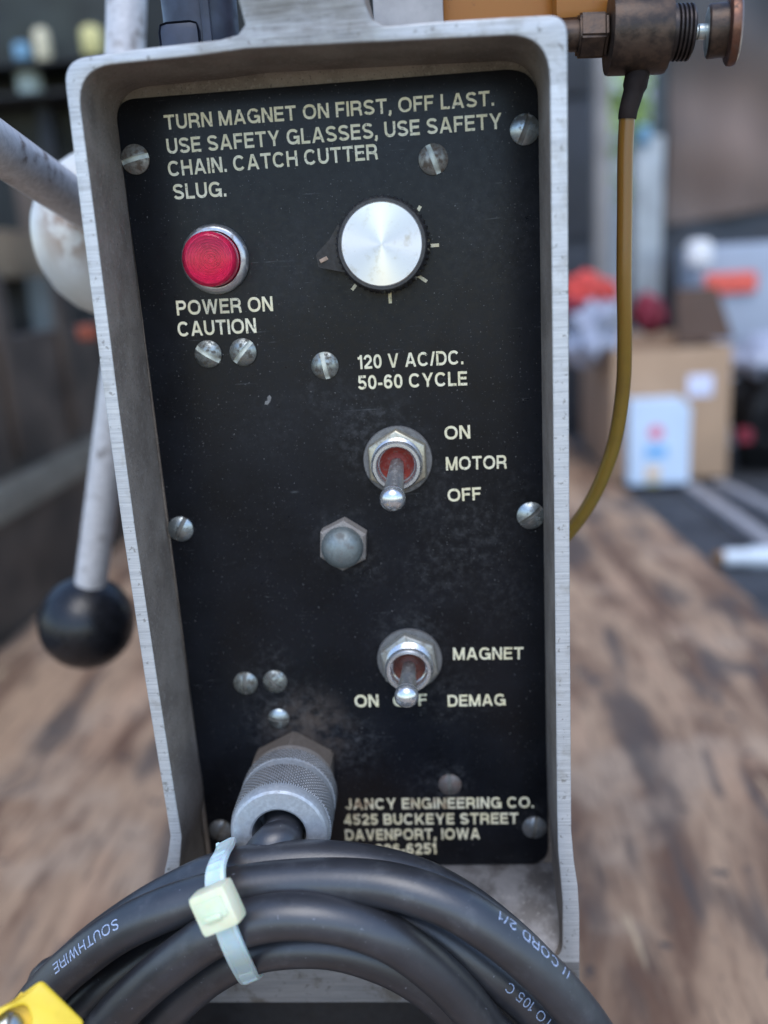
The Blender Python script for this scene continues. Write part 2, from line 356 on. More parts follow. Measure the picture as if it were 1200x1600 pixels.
# grotesque capitals drawn as strokes: o = ribbon through points, d = slanted stroke cut level at its ends
def arc(cx, cy, rx, ry, a0, a1, n=14, pw=1.0):
    out = []
    for k in range(n+1):
        t = R(a0+(a1-a0)*k/n); c, s_ = math.cos(t), math.sin(t)
        out.append((cx+rx*math.copysign(abs(c)**pw, c), cy+ry*math.copysign(abs(s_)**pw, s_)))
    return out
def glyph(ch, t):
    """(ink width, strokes); coordinates are centre lines inside the box w x 1, t = stroke"""
    h = t/2; T1 = 1-h
    def V(x): return ('o', [(x, 0), (x, 1)])
    def H(x0, x1, y): return ('o', [(x0, y), (x1, y)])
    q = .88
    if ch == 'A': w = .94; return w, [('d', h*1.15, .5*w-.02, 0, 1), ('d', w-h*1.15, .5*w+.02, 0, 1), H(.22, w-.22, .30)]
    if ch == 'B': w = .80; r = (1-t)/4; return w, [V(h), ('o', [(h, T1), (w-h-r-.04, T1)]+arc(w-h-r-.04, T1-r, r, r, 90, -90)+[(h, .5)]), ('o', [(h, .5), (w-h-r, .5)]+arc(w-h-r, .5-r, r, r, 90, -90)+[(h, h)])]
    if ch == 'C': w = .92; return w, [('o', arc(w/2, .5, w/2-h, .5-h, 38, 322, 26, q))]
    if ch == 'D': w = .86; return w, [V(h), ('o', [(h, T1), (w*.45, T1)]+arc(w*.45, .5, w*.55-h, .5-h, 90, -90, 16, q)+[(h, h)])]
    if ch == 'E': w = .72; return w, [V(h), H(h, w, T1), H(h, w-.05, .52), H(h, w, h)]
    if ch == 'F': w = .68; return w, [V(h), H(h, w, T1), H(h, w-.07, .50)]
    if ch == 'G': w = .96; return w, [('o', arc(w/2, .5, w/2-h, .5-h, 40, 335, 26, q)), H(w*.54, w, .46), ('o', [(w-h, .46), (w-h, 0)])]
    if ch == 'H': w = .82; return w, [V(h), V(w-h), H(h, w-h, .52)]
    if ch == 'I': return t, [V(h)]
    if ch == 'J': w = .60; r = w/2-h; return w, [('o', [(w-h, 1), (w-h, h+r)]+arc(w/2, h+r, r, r, 0, -170))]
    if ch == 'K': w = .88; return w, [V(h), ('d', h*1.2, w-h*1.4, .30, 1), ('d', w-h*1.25, .30, 0, .60)]
    if ch == 'L': w = .66; return w, [V(h), H(h, w, h)]
    if ch == 'M': w = .98; return w, [V(h), V(w-h), ('d', w/2, h*1.1, 0, 1), ('d', w/2, w-h*1.1, 0, 1)]
    if ch == 'N': w = .82; return w, [V(h), V(w-h), ('d', w-h*1.2, h*1.2, 0, 1)]
    if ch == 'O': w = 1.0; return w, [('c', arc(w/2, .5, w/2-h, .5-h, 0, 345, 30, q))]
    if ch == 'P': w = .78; r = .27-h/2; return w, [V(h), ('o', [(h, T1), (w-h-r, T1)]+arc(w-h-r, T1-r, r, r, 90, -90)+[(h, T1-2*r)])]
    if ch == 'R': w = .84; r = .27-h/2; return w, [V(h), ('o', [(h, T1), (w-h-r-.03, T1)]+arc(w-h-r-.03, T1-r, r, r, 90, -90)+[(h, T1-2*r)]), ('o', [(w*.5, T1-2*r), (w*.70, T1-2*r-.03), (w-h-.04, T1-2*r-.14), (w-h-.02, .12), (w-h+.02, 0)])]
    if ch == 'S':
        w = .80; rx = w/2-h; r = (1-t)/4
        return w, [('o', arc(w/2, T1-r, rx*.96, r, 20, 180, 14, q)+[(h+.03, T1-r-.07), (w*.3, .535), (w*.62, .475), (w-h-.04, h+r+.07)]+arc(w/2, h+r, rx, r, 0, -162, 14, q))]
    if ch == 'T': w = .80; return w, [V(w/2), H(0, w, T1)]
    if ch == 'U': w = .82; r = w/2-h; return w, [('o', [(h, 1), (h, h+r)]+arc(w/2, h+r, r, r, 180, 360, 16, .92)+[(w-h, 1)])]
    if ch == 'V': w = .90; return w, [('d', .5*w-.02, h*1.15, 0, 1), ('d', .5*w+.02, w-h*1.15, 0, 1)]
    if ch == 'W': w = 1.26; return w, [('d', w*.27, h*1.1, 0, 1), ('d', w*.27, w*.5, 0, 1), ('d', w*.73, w*.5, 0, 1), ('d', w*.73, w-h*1.1, 0, 1)]
    if ch == 'Y': w = .90; return w, [('o', [(w/2, 0), (w/2, .46)]), ('d', w/2-.01, h*1.2, .40, 1), ('d', w/2+.01, w-h*1.2, .40, 1)]
    if ch == '0': w = .68; return w, [('c', arc(w/2, .5, w/2-h, .5-h, 0, 345, 30, .9))]
    if ch == '1': w = .36; return w, [V(w-h), ('o', [(0, .76), (w*.5, .80), (w-h, .95)])]
    if ch == '2': w = .68; r = w/2-h; return w, [('o', arc(w/2, T1-r, r, r, 175, -20, 14)+[(w*.62, .42), (h+.04, .17), (h, h)]), H(h*.4, w, h)]
    if ch == '3': w = .68; r = (1-t)/4; return w, [('o', arc(w/2-.01, T1-r, w/2-h-.02, r, 165, -80, 14)), ('o', arc(w/2, h+r+.01, w/2-h, r+.01, 85, -165, 14))]
    if ch == '4': w = .72; return w, [('o', [(w*.72, 0), (w*.72, 1)]), H(0, w, .26), ('d', h, w*.68, .22, 1)]
    if ch == '5': w = .68; return w, [('o', [(w-.03, T1), (.16, T1), (.11, .50)]), ('o', [(.10, .48)]+arc(w/2-.02, .33, w/2-h+.02, .33-h, 130, -160, 16))]
    if ch == '6': w = .68; return w, [('c', arc(w/2, .33, w/2-h, .33-h, 0, 345, 24)), ('o', arc(w/2+.02, .5, w/2-h+.02, .5-h, 40, 195, 14, .9))]
    if ch == '9': w = .68; return w, [('c', arc(w/2, .67, w/2-h, .33-h, 0, 345, 24)), ('o', arc(w/2-.02, .5, w/2-h+.02, .5-h, 220, 375, 14, .9))]
    if ch == '.': return t*1.1, [('o', [(t*.55, 0), (t*.55, t*1.1)])]
    if ch == ',': return t*1.1, [('o', [(t*.55, t*1.1), (t*.55, -.02), (t*.1, -.16)])]
    if ch == '-': w = .34; return w, [H(0, w, .36)]
    if ch == '/': w = .36; return w, [('d', h*.6, w-h*.6, 0, 1)]
    return .26, []
def text_mesh(s, stroke=.15, gap=.13):
    """flat lettering, left edge x=0, capitals exactly 1 high"""
    bm = bmesh.new(); x = 0.0; lay = 0
    for ch in s:
        w, st = glyph(ch, stroke)
        for sk in st:
            lay += 1; z = (lay % 5)*.0022
            if sk[0] == 'd':
                _, x0, x1, y0, y1 = sk; hw = stroke/2*math.hypot(x1-x0, y1-y0)/abs(y1-y0)*.97
                vs = [bm.verts.new((x+a, b_, z)) for a, b_ in ((x0-hw, y0), (x0+hw, y0), (x1+hw, y1), (x1-hw, y1))]; bm.faces.new(vs); continue
            P = [Vector((a, b_)) for a, b_ in sk[1]]; Q = [P[0]]
            for p in P[1:]:
                if (p-Q[-1]).length > 1e-4: Q.append(p)
            P = Q; n = len(P); closed = sk[0] == 'c'; rows = []
            for i, p in enumerate(P):
                a = P[i-1] if (i or closed) else None; b_ = P[(i+1) % n] if (i < n-1 or closed) else None
                d1 = (p-a).normalized() if a is not None else (b_-p).normalized(); d2 = (b_-p).normalized() if b_ is not None else d1
                n1 = Vector((-d1.y, d1.x)); n2 = Vector((-d2.y, d2.x)); m_ = (n1+n2).normalized(); k = stroke/2/max(.5, m_.dot(n1))
                rows.append((bm.verts.new((x+p.x+m_.x*k, p.y+m_.y*k, z)), bm.verts.new((x+p.x-m_.x*k, p.y-m_.y*k, z))))
            for i in range(n if closed else n-1):
                a, b_ = rows[i], rows[(i+1) % n]; bm.faces.new((a[0], a[1], b_[1], b_[0]))
        x += w+gap
    return bm

# ================================================================== SETTING
b = NB('weathered_plywood'); rz = (0, 0, R(7))
n1 = b.noise(1, 7, .62, b.mapped((17, 3.6, 12), rz), 1.2); n2 = b.noise(8, 5, .6, b.mapped((1, 1, 1), (0, 0, 0), (3, 5, 0))); n3 = b.noise(90, 6, .7); n4 = b.noise(1, 5, .65, b.mapped((240, 22, 100), rz)); n5 = b.noise(1, 3, .5, b.mapped((24, 5, 20), rz, (7, 2, 0))); n6 = b.noise(1, 4, .55, b.mapped((22, 9, 20), (0, 0, R(-12))), .8)
c = b.mix(b.ramp(n1, .36, .62), (.15, .078, .045), (.44, .285, .175))
c = b.mix(b.math('MULTIPLY', b.ramp(n2, .52, .64), .65), c, (.45, .325, .225))
c = b.mix(b.math('MULTIPLY', b.ramp(n5, .54, .64), .8), c, (.085, .068, .058))
c = b.mix(b.math('MULTIPLY', b.ramp(n5, .42, .35), .55), c, (.50, .31, .19))
c = b.mix(b.math('MULTIPLY', b.ramp(n6, .60, .68), .75), c, (.075, .065, .06))
c = b.mix(b.math('MULTIPLY', b.ramp(n3, .60, .72), .7), c, (.10, .075, .06))
c = b.mix(b.math('MULTIPLY', b.ramp(n4, .52, .64), .7), c, (.12, .075, .05)); c = b.mix(b.math('MULTIPLY', b.ramp(b.noise(1, 3, .6, b.mapped((70, 9, 60), rz, (3, 8, 0))), .66, .72), .8), c, (.60, .44, .27)); c = b.mix(b.math('MULTIPLY', b.ramp(b.noise(55, 3, .5), .66, .71), .85), c, (.05, .048, .048))
b.set(Base_Color=c, Roughness=.75); b.bump(n4, .5, .001); M['ply'] = b.m
M['mat'] = plain('dark_bed_liner', (.045, .047, .052), .7, 0, .35, 30, .2)
M['wallgrey'] = plain('dark_side_panel', (.058, .042, .032), .7, 0, .55, 11)
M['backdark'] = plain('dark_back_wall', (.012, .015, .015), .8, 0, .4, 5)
M['railgrey'] = plain('grey_rail', (.16, .15, .125), .55, .2, .2, 30)
M['tan'] = plain('tan_board', (.28, .20, .13), .7, 0, .2, 12)
M['brownboard'] = plain('brown_board', (.14, .105, .085), .7, 0, .25, 12)
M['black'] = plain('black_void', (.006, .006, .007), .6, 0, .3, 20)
M['cabinet'] = plain('charcoal_cabinet', (.040, .043, .052), .5, .1, .25, 10)
M['postbeige'] = plain('beige_post', (.24, .22, .205), .6, 0, .2, 15)
M['postpale'] = plain('pale_grey_post', (.36, .38, .385), .5, .2, .2, 15)
M['postdark'] = plain('slate_post', (.08, .10, .11), .6, .1, .2, 15)
b = NB('dusty_tarp'); v = b.mapped((1, 1, 1)); n1 = b.noise(3.1, 3, .5); n2 = b.noise(30, 4)
c = b.mix(b.ramp(n1, .35, .65), (.036, .038, .040), (.060, .058, .056)); q_ = W(AY(1165, 235, 1450)); c = b.mix(b.math('MULTIPLY', b.spot(tuple(q_), .26), b.ramp(n1, .3, .5, .5, 1)), c, (.20, .135, .105)); b.set(Base_Color=c, Roughness=.6); M['tarp'] = b.m
M['binblue'] = plain('pale_blue_plastic', (.36, .40, .47), .45, 0, .08, 10)
M['coral'] = plain('coral_red_plastic', (.78, .12, .08), .5, 0, .15, 30)
M['whitep'] = plain('white_plastic', (.78, .76, .74), .45, 0, .05, 20)
M['redrag'] = plain('red_cloth', (.72, .075, .055), .7, 0, .3, 25)
M['crimson'] = plain('crimson_cloth', (.22, .02, .035), .7, 0, .4, 30)
M['bag'] = plain('pale_plastic_film', (.40, .42, .50), .3, 0, .25, 40)
M['card'] = plain('corrugated_cardboard', (.46, .30, .185), .8, 0, .06, 20)
M['carddark'] = plain('cardboard_side', (.42, .27, .17), .8, 0, .06, 20)
M['carton'] = plain('pale_blue_carton', (.62, .74, .88), .45, 0, .04, 20)
M['pink'] = plain('pink_print', (.85, .25, .36), .5); M['bluep'] = plain('blue_print', (.18, .48, .86), .5); M['peach'] = plain('peach_print', (.85, .58, .36), .5); M['olive'] = plain('olive_print', (.30, .28, .10), .5)
M['sticker'] = plain('lilac_white_paper', (.74, .76, .92), .5, 0, .04, 20)
M['steel'] = plain('dull_steel_bar', (.42, .40, .40), .5, .3, .2, 40)
M['pipewhite'] = plain('white_glazed', (.72, .78, .82), .3, 0, .05, 40); M['pipebrown'] = plain('brown_tip', (.26, .14, .06), .5, .3)
M['leafy'] = plain('bright_leaf', (.46, .62, .16), .6, 0, .4, 30); M['skyblue'] = plain('light_blue_plastic', (.17, .34, .48), .5); M['orange'] = plain('orange_plastic', (.62, .25, .07), .5)
M['creamy'] = plain('cream_plastic', (.70, .62, .42), .45); M['yellowish'] = plain('yellow_plastic', (.70, .62, .26), .45); M['mint'] = plain('mint_plastic', (.50, .58, .54), .45)

fl = box((-345, -700, FLOOR-18), (0, 2400, FLOOR)); add_box(fl, (0.01, -700, FLOOR-18), (0.02, 2400, FLOOR))
fl.free()
bm = bmesh.new()
# plywood sheet with the slanting right-hand edge seen in the photo
e0, e1 = AZ(900, 700), AZ(1200, 960)
dr = (e1-e0).normalized(); a0 = e0+dr*(-600); a1 = e1+dr*900
lp = [(-345, -700), (a1.x, -700) if a1.y < -700 else (a1.x, a1.y), (e1.x, e1.y), (e0.x, e0.y), (a0.x, a0.y), (-345, a0.y)]
if a1.y > -700: lp.insert(1, (a1.x, -700))
vb = [bm.verts.new((x, y, FLOOR)) for x, y in lp]; f = bm.faces.new(vb)
r = bmesh.ops.extrude_face_region(bm, geom=[f]); bmesh.ops.translate(bm, vec=(0, 0, -11.9), verts=[q for q in r['geom'] if isinstance(q, bmesh.types.BMVert)])
tag(obj('floor', bm, 'ply', smooth=0), 'weathered brown plywood floor under the machine', 'floor', kind='structure')
bm = box((-1500, -1500, FLOOR-40), (2600, 3200, FLOOR-12))
tag(obj('ground', bm, 'mat', smooth=0), 'dark grey lining beyond the edge of the plywood', 'ground', kind='structure')

# ---- left side of the bed
t = root('side_wall', 'dark brown grey side wall with a pale rail, left of the machine', 'wall')
obj('wall_panel', box((-375, 150, FLOOR-11.8), (-350, 2250, AX(60, 520, -350).z), 2), 'wallgrey', t)
za, zb = AX(0, 815, -343).z, AX(0, 756, -343).z
for k in range(14):
    obj('wall_rib', box((-349.8, 330+k*140, zb+16), (-341, 352+k*140, zb+190), 2), 'wallgrey', t)
obj('rail', box((-349.8, 150, za), (-336, 2250, zb), 2), 'railgrey', t)
t = root('wall_shelf', 'tan shelf board above the dark recess on the left', 'shelf')
p0, p1 = AY(-60, 372, 1100), AY(75, 432, 1100)
obj('board', box((p0.x, 900, p1.z), (p1.x, 1250, p0.z), 3), 'tan', t)
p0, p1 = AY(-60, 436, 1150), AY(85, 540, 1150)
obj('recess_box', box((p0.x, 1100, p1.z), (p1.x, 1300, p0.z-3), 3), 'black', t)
p0, p1 = AY(106, 480, 1000), AY(140, 830, 1000)
tag(obj('wooden_strut', box((p0.x, 985, FLOOR-11.5), (p1.x, 1020, p0.z), 3), 'brownboard'), 'brown upright wooden strut under the white hub', 'strut')
p0, p1 = AY(82, 430, 1040), AY(106, 830, 1040)
tag(obj('dark_post', box((p0.x, 1030, FLOOR-11.5), (p1.x, 1060, p0.z), 3), 'postdark'), 'thin slate grey post left of the brown strut', 'post')
p0, p1 = AY(20, 0, 1300), AY(40, 380, 1300)
tag(obj('brown_pole', box((p0.x, 1290, FLOOR-11.5), (p1.x, 1330, AY(20, -60, 1300).z), 3), 'brownboard'), 'brown vertical pole in the dark upper left corner', 'pole')
p0, p1 = AY(45, 200, 1200), AY(70, 372, 1200)
tag(obj('leaning_stick', box((p0.x, 1190, AY(45, 374, 1200).z), (p1.x, 1215, p0.z), 3), 'brownboard'), 'short brown upright standing on the tan shelf board', 'stick')
c = AY(135, 508, 560)
tag(obj('orange_cap', lathe([(0, 0), (8, 0), (9, 2), (9, 11), (7, 13), (0, 13)], c, (0, 0, -1), 24), plain('rusty_orange', (.24, .05, .02), .7)), 'small rusty orange cap just below the white hub', 'cap')
def blob(name, u, v, du, dv, y, mat, label, cat, group=None):
    c = AY(u, v, y); s = (AY(u+10, v, y)-c).length/10; rx, rz = du/2*s, dv/2*s
    bm = lathe([(0, -rz), (rx*.7, -rz*.96), (rx, -rz*.7), (rx, rz*.6), (rx*.8, rz*.9), (rx*.5, rz), (0, rz)], c, (0, 0, 1), 24)
    return tag(obj(name, bm, mat), label, cat, group)
G = 'small bright containers blurred in the dark upper left'
blob('container', 67, 75, 24, 54, 1000, 'creamy', 'tall cream container among the dark clutter at upper left', 'container', G)
blob('container', 144, 66, 32, 44, 1000, 'yellowish', 'yellow container just above the top left corner of the rim', 'container', G)
blob('container', 35, 82, 24, 26, 1000, 'skyblue', 'small blue container beside the tall cream one', 'container', G)
blob('container', 46, 130, 36, 40, 1000, 'mint', 'pale mint container below the blue one', 'container', G)
t = root('clutter_rack', 'dark green shelving holding the bright containers at upper left', 'rack')
p0 = AY(-80, -60, 1040); p1 = AY(210, 230, 1040)
M['rackgreen'] = plain('dark_green_rack', (.018, .022, .016), .6, 0, .5, 14)
obj('rack_back', box((p0.x, 1060, p1.z), (p1.x, 1075, p0.z), 2), 'rackgreen', t)
for k, (v0, x0, x1) in enumerate(((104, -80, 180), (152, -80, 180))):
    a = AY(x0, v0, 1000); b_ = AY(x1, v0, 1000)
    obj('rack_shelf', box((a.x, 960, AY(60, v0, 1000).z-6), (b_.x, 1059, AY(60, v0, 1000).z-1), 1), 'black', t)
p0 = AY(60, 205, 1000); 
obj('rack_leg', box((p0.x, 1000, FLOOR-11.5), (p0.x+18, 1030, AY(60, 153, 1000).z-7), 1), 'black', t)
obj('rack_leg', box((p0.x-130, 1000, FLOOR-11.5), (p0.x-112, 1030, AY(60, 153, 1000).z-7), 1), 'black', t)
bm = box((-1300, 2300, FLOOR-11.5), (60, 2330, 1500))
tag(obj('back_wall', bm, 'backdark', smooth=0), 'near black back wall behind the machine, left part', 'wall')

# ---- right side background
p0, p1 = AY(860, 60, 1500), AY(929, 470, 1500)
t = root('drawer_cabinet', 'charcoal cabinet with drawer seams beside the right rim', 'cabinet')
obj('carcass', box((p0.x-200, 1510, FLOOR-11.5), (p1.x, 1800, AY(890, -40, 1500).z), 4), 'cabinet', t)
for va, vb_ in ((-30, 148), (160, 370), (388, 460), (470, 700)):
    zt, zb_ = AY(890, va, 1500).z, AY(890, vb_, 1500).z
    obj('drawer_front', box((p0.x-190, 1500, zb_), (p1.x-6, 1509.8, zt), 3), 'cabinet', t)
p0, p1 = AY(929, 100, 1400), AY(948, 500, 1400)
tag(obj('beige_post', box((p0.x, 1385, FLOOR-11.5), (p1.x, 1420, AY(940, -40, 1400).z), 3), 'postbeige'), 'beige upright post just left of the amber hose', 'post')
p0, p1 = AY(992, 215, 1450), AY(1030, 500, 1450)
tag(obj('pale_post', box((p0.x, 1440, FLOOR-11.5), (p1.x, 1475, p0.z), 3), 'postpale'), 'pale grey post right of the amber hose', 'post')
p0, p1 = AY(1024, 100, 1480), AY(1062, 500, 1480)
tag(obj('slate_post', box((p0.x, 1478, FLOOR-11.5), (p1.x, 1500, AY(1030, -40, 1480).z), 3), 'postdark'), 'dark slate post behind the pale grey post', 'post')
# shrub seen through the gap: many small leaves on a stem
t = root('leafy_shrub', 'bright green shrub seen through the gap behind the hose', 'shrub')
bm = bmesh.new(); cc = AY(985, 160, 2000)
for i in range(420):
    d = Vector((random.gauss(0, 45), random.gauss(0, 45), random.gauss(0, 85))); c0 = cc+d
    q = Matrix.Rotation(random.uniform(0, 6.28), 3, Vector((random.random()-.5, random.random()-.5, random.random()-.5)).normalized())
    vs = [bm.verts.new(c0+q @ Vector(p)) for p in ((-16, 0, 0), (0, 8, 2), (16, 0, 0), (0, -8, 2))]; bm.faces.new(vs)
obj('foliage', bm, 'leafy', t, smooth=0)
obj('stem', tube([Vector((cc.x, cc.y, FLOOR-12)), Vector((cc.x+6, cc.y, cc.z-60)), Vector((cc.x, cc.y, cc.z+40))], 7, 10), 'brownboard', t)
blob('bottle', 1006, 212, 22, 30, 1440, 'skyblue', 'light blue bottle standing on top of the pale grey post', 'bottle')
M['palewall'] = plain('pale_outside_wall', (.62, .64, .66), .8, 0, .08, 6)
p0, p1 = AY(925, -60, 2200), AY(1060, 560, 2200)
tag(obj('pale_wall', box((p0.x, 2200, FLOOR-11.5), (p1.x, 2230, p0.z)), 'palewall'), 'pale wall far behind, seen through the gap by the hose', 'wall')
p0, p1 = AY(1050, -60, 1450), AY(1330, 350, 1450)
t = root('tarp_wall', 'dark dusty tarpaulin wall at upper right with a brown patch', 'tarp')
bm = bmesh.new(); nx, nz_ = 30, 20; g = []
zt, zb_ = AY(1150, -80, 1450).z, AY(1150, 345, 1450).z
for i in range(nx+1):
    for j in range(nz_+1):
        x = p0.x+(p1.x+300-p0.x)*i/nx; z = zb_+(zt-zb_)*j/nz_; z += (i/nx)*60*(1-j/nz_)
        g.append(bm.verts.new((x, 1450+14*math.sin(i*.8)+8*math.sin(j*.7+i*.3), z)))
for i in range(nx):
    for j in range(nz_):
        k = i*(nz_+1)+j; bm.faces.new((g[k], g[k+nz_+1], g[k+nz_+2], g[k+1]))
r = bmesh.ops.extrude_face_region(bm, geom=bm.faces[:]); bmesh.ops.translate(bm, vec=(0, 6, 0), verts=[q for q in r['geom'] if isinstance(q, bmesh.types.BMVert)])
obj('sheet', bm, 'tarp', t)
p2 = AY(1050, 375, 1455)
obj('lower_skirt', box((p0.x, 1475, FLOOR-11.5), (p1.x+300, 1490, zb_+64), 3), 'cabinet', t)
# pale bin with its coral strip
t = root('storage_bin', 'pale blue grey plastic bin behind the cardboard box', 'bin')
p0, p1 = AY(1092, 384, 1300), AY(1330, 560, 1300)
obj('bin_body', box((p0.x, 1300, FLOOR-11.5), (p1.x, 1440, p0.z), 14), 'binblue', t)
a, b_ = AY(1100, 428, 1300), AY(1180, 456, 1300)
obj('latch', box((a.x, 1291, b_.z), (b_.x, 1299.8, a.z), 6), 'coral', t)
blob('jar', 1092, 396, 40, 42, 1250, 'whitep', 'round white jar standing at the edge of the pale bin', 'jar')
# cardboard box with its raised flap
t = root('cardboard_box', 'open brown cardboard box with one flap standing up', 'box')
ya = 1030; fl_, fr = AZ(957, 752), AZ(1141, 748); ya = fl_.y
zt = AY(1040, 545, ya).z
th = 4
obj('box_front', box((fl_.x, ya, FLOOR-11.9+12), (fr.x, ya+th, zt), .8), 'card', t)
obj('box_side', box((fl_.x, ya+th+.2, FLOOR+.1), (fl_.x+th, ya+300, zt), .8), 'carddark', t)
obj('box_side', box((fr.x-th, ya+th+.2, FLOOR+.1), (fr.x, ya+300, zt), .8), 'carddark', t)
obj('box_back', box((fl_.x+th+.2, ya+296, FLOOR+.1), (fr.x-th-.2, ya+300, zt), .8), 'carddark', t)
f0, f1 = AY(1062, 452, ya+100), AY(1132, 545, ya+100)
bm = bmesh.new(); A = [Vector((AY(1056, 545, ya+100).x, ya+100, zt+.3)), Vector((AY(1146, 545, ya+100).x, ya+100, zt+.3)), Vector((AY(1124, 452, ya+100).x, ya+112, f0.z)), Vector((AY(1060, 452, ya+100).x, ya+112, f0.z))]
vs = [bm.verts.new(p) for p in A]+[bm.verts.new(p+Vector((0, 4, 0))) for p in A]
for q in ((0, 1, 2, 3), (4, 5, 6, 7), (0, 1, 5, 4), (1, 2, 6, 5), (2, 3, 7, 6), (3, 0, 4, 7)): bm.faces.new([vs[k] for k in q])
o = obj('flap', bm, plain('flap_cardboard', (.11, .066, .046), .85, 0, .08, 20), t, 0); o['label'] = 'dark brown upright flap'
a, b_ = AY(1075, 587, ya), AY(1113, 618, ya)
o = obj('sticker', box((a.x, ya-1.2, b_.z), (b_.x, ya-.2, a.z), .3), 'sticker', t); o['label'] = 'small lilac white sticker'
# printed carton in front of the box
t = root('printed_carton', 'pale blue printed carton with pink and peach marks before the box', 'carton')
yc = ya-30; a, b_ = AY(984, 626, yc), AY(1076, 764, yc)
bm = curve_plate([fillet([(a.x, FLOOR+.2), (b_.x, FLOOR+.2), (b_.x, a.z-13), (b_.x-14, a.z), (a.x, a.z)], 2)], yc, yc+26, .8)
obj('carton_body', bm, 'carton', t)
cx = AY(1025, 676, yc)
obj('print_roundel', lathe([(0, 0), (10.5, 0), (10.5, .5), (0, .5)], (cx.x, yc-.2, cx.z), (0, -1, 0), 24), 'pink', t)
q = AY(1025, 706, yc); obj('print_band', box((q.x-15, yc-.8, q.z-8), (q.x+15, yc-.2, q.z+8), .2), 'bluep', t)
q = AY(1020, 738, yc); obj('print_block', box((q.x-10, yc-.8, q.z-10), (q.x+10, yc-.2, q.z+8), .2), 'peach', t)
q = AY(1020, 756, yc); obj('print_base', box((q.x-8, yc-.8, q.z-3), (q.x+8, yc-.2, q.z+3), .2), 'olive', t)
# red and pale soft heaps left of the box
def heap(name, u, v, du, dv, y, mat, label, cat, dep=60, amp=.25, seed=0):
    c = AY(u, v, y); s = (AY(u+10, v, y)-c).length/10
    bm = bmesh.new(); bmesh.ops.create_icosphere(bm, subdivisions=4, radius=1)
    for vt in bm.verts:
        k = 1+amp*mnoise.noise(vt.co*1.8+Vector((seed, 0, 0)))+amp*.5*mnoise.noise(vt.co*4.5+Vector((seed, 3, 0)))
        vt.co = c+Vector((vt.co.x*du/2*s*k, vt.co.y*dep*k, vt.co.z*dv/2*s*k))
    return tag(obj(name, bm, mat, smooth=180), label, cat)
heap('red_cloth', 918, 458, 84, 62, 1180, 'redrag', 'bright red cloth heaped behind the right rim', 'cloth', seed=1)
heap('crimson_cloth', 905, 478, 70, 40, 1170, 'crimson', 'dark crimson cloth under the bright red cloth', 'cloth', seed=9)
heap('crimson_bundle', 1012, 490, 46, 62, 1200, 'crimson', 'dark crimson bundle right of the hose, above the box', 'bundle', seed=4)
heap('plastic_bag', 925, 520, 80, 100, 1130, 'bag', 'crumpled pale plastic bag below the red cloth', 'bag', 70, .5, seed=6)
heap('pale_sack', 1195, 560, 110, 76, 1160, 'bag', 'pale grey sack leaning right of the cardboard box', 'sack', 70, .35, seed=12)
t = root('black_bag', 'black crumpled bag with a red tag right of the cardboard box', 'bag')
o = heap('bag_body', 1205, 640, 130, 170, 1140, 'black', '', '', 60, .45, seed=21); o.parent = t
for k_ in ('label', 'category'):
    if k_ in o: del o[k_]
a = AY(1166, 682, 1070); obj('bag_tag', box((a.x-9, 1068, a.z-9), (a.x+9, 1092, a.z+9), 2), 'crimson', t)
# bars and white fitting
def bar(name, p, q, w, h, mat, label, cat, group=None):
    p, q = Vector(p), Vector(q); d = (q-p); Ln = d.length; ang = math.atan2(d.y, d.x); c = (p+q)/2
    bm = bmesh.new(); add_box(bm, (-Ln/2, -w/2, 0), (Ln/2, w/2, h), 1.5, M4=Matrix.Translation((c.x, c.y, p.z+h/2)) @ Matrix.Rotation(ang, 4, 'Z'))
    return tag(obj(name, bm, mat), label, cat, group)
zb_ = FLOOR-11.8
G = 'steel bars lying on the dark lining'
bar('steel_bar', AZ(1078, 768, zb_), AZ(1215, 868, zb_), 20, 12, 'steel', 'dull steel bar starting at the foot of the printed carton', 'bar', G)
bar('steel_bar', AZ(1120, 762, zb_), AZ(1260, 832, zb_), 18, 12, 'steel', 'dull steel bar lying further right of the other one', 'bar', G)
t = root('white_fitting', 'white glazed fitting with a brown tip at the right edge', 'fitting')
p = AZ(1118, 884, FLOOR-11.8); p.z += 9; q = Vector((p.x+150, p.y-8, p.z)); ax = (q-p).normalized()
obj('fitting_body', lathe([(8, 8), (9, 10), (9, 32), (11, 36), (11, 60), (9.5, 64), (9.5, 150)], p, ax, 28), 'pipewhite', t)
obj('fitting_tip', lathe([(0, -4), (4, -3), (6.5, 0), (7, 7.8)], p, ax, 24), 'pipebrown', t)

# ================================================================== THE MACHINE
drill = root('magnetic_drill', 'magnetic drill with black switch panel framed by a bare aluminium rim', 'drill')
D = 22.75
# --- housing: outline and cavity as x,z loops on the rim plane
stem = [AY(600, 41, -D), AY(580, 28, -D), AY(570, 5, -D), AY(566, -40, -D), AY(362, -40, -D), AY(374, 5, -D), AY(383, 38, -D), AY(372, 54, -D), AY(345, 62, -D)]
outer = [(-2.6, 4.0), (-3.35, -30), (-3.9, -70), (-4.05, -100), (-3.7, -140), (-3.0, -175), (-2.8, -186), (-4.2, -192), (-5.8, -197), (-6.2, -206), (-6.2, -240.5),
         (105.5, -240.5), (105.5, -212), (105.1, -203), (104.1, -195), (103.5, -186), (103.4, -100), (103.4, 4.9)]
rad = [7]+[0]*9+[2, 2]+[0]*5+[4]
top = [(90, 5.3), (p.x, p.z) if 0 else (78, 5.5)]+[(q.x, q.z) for q in stem]+[(16, 5.0), (8, 4.6)]
outer_l = fillet(outer+top, rad+[0]*len(top))
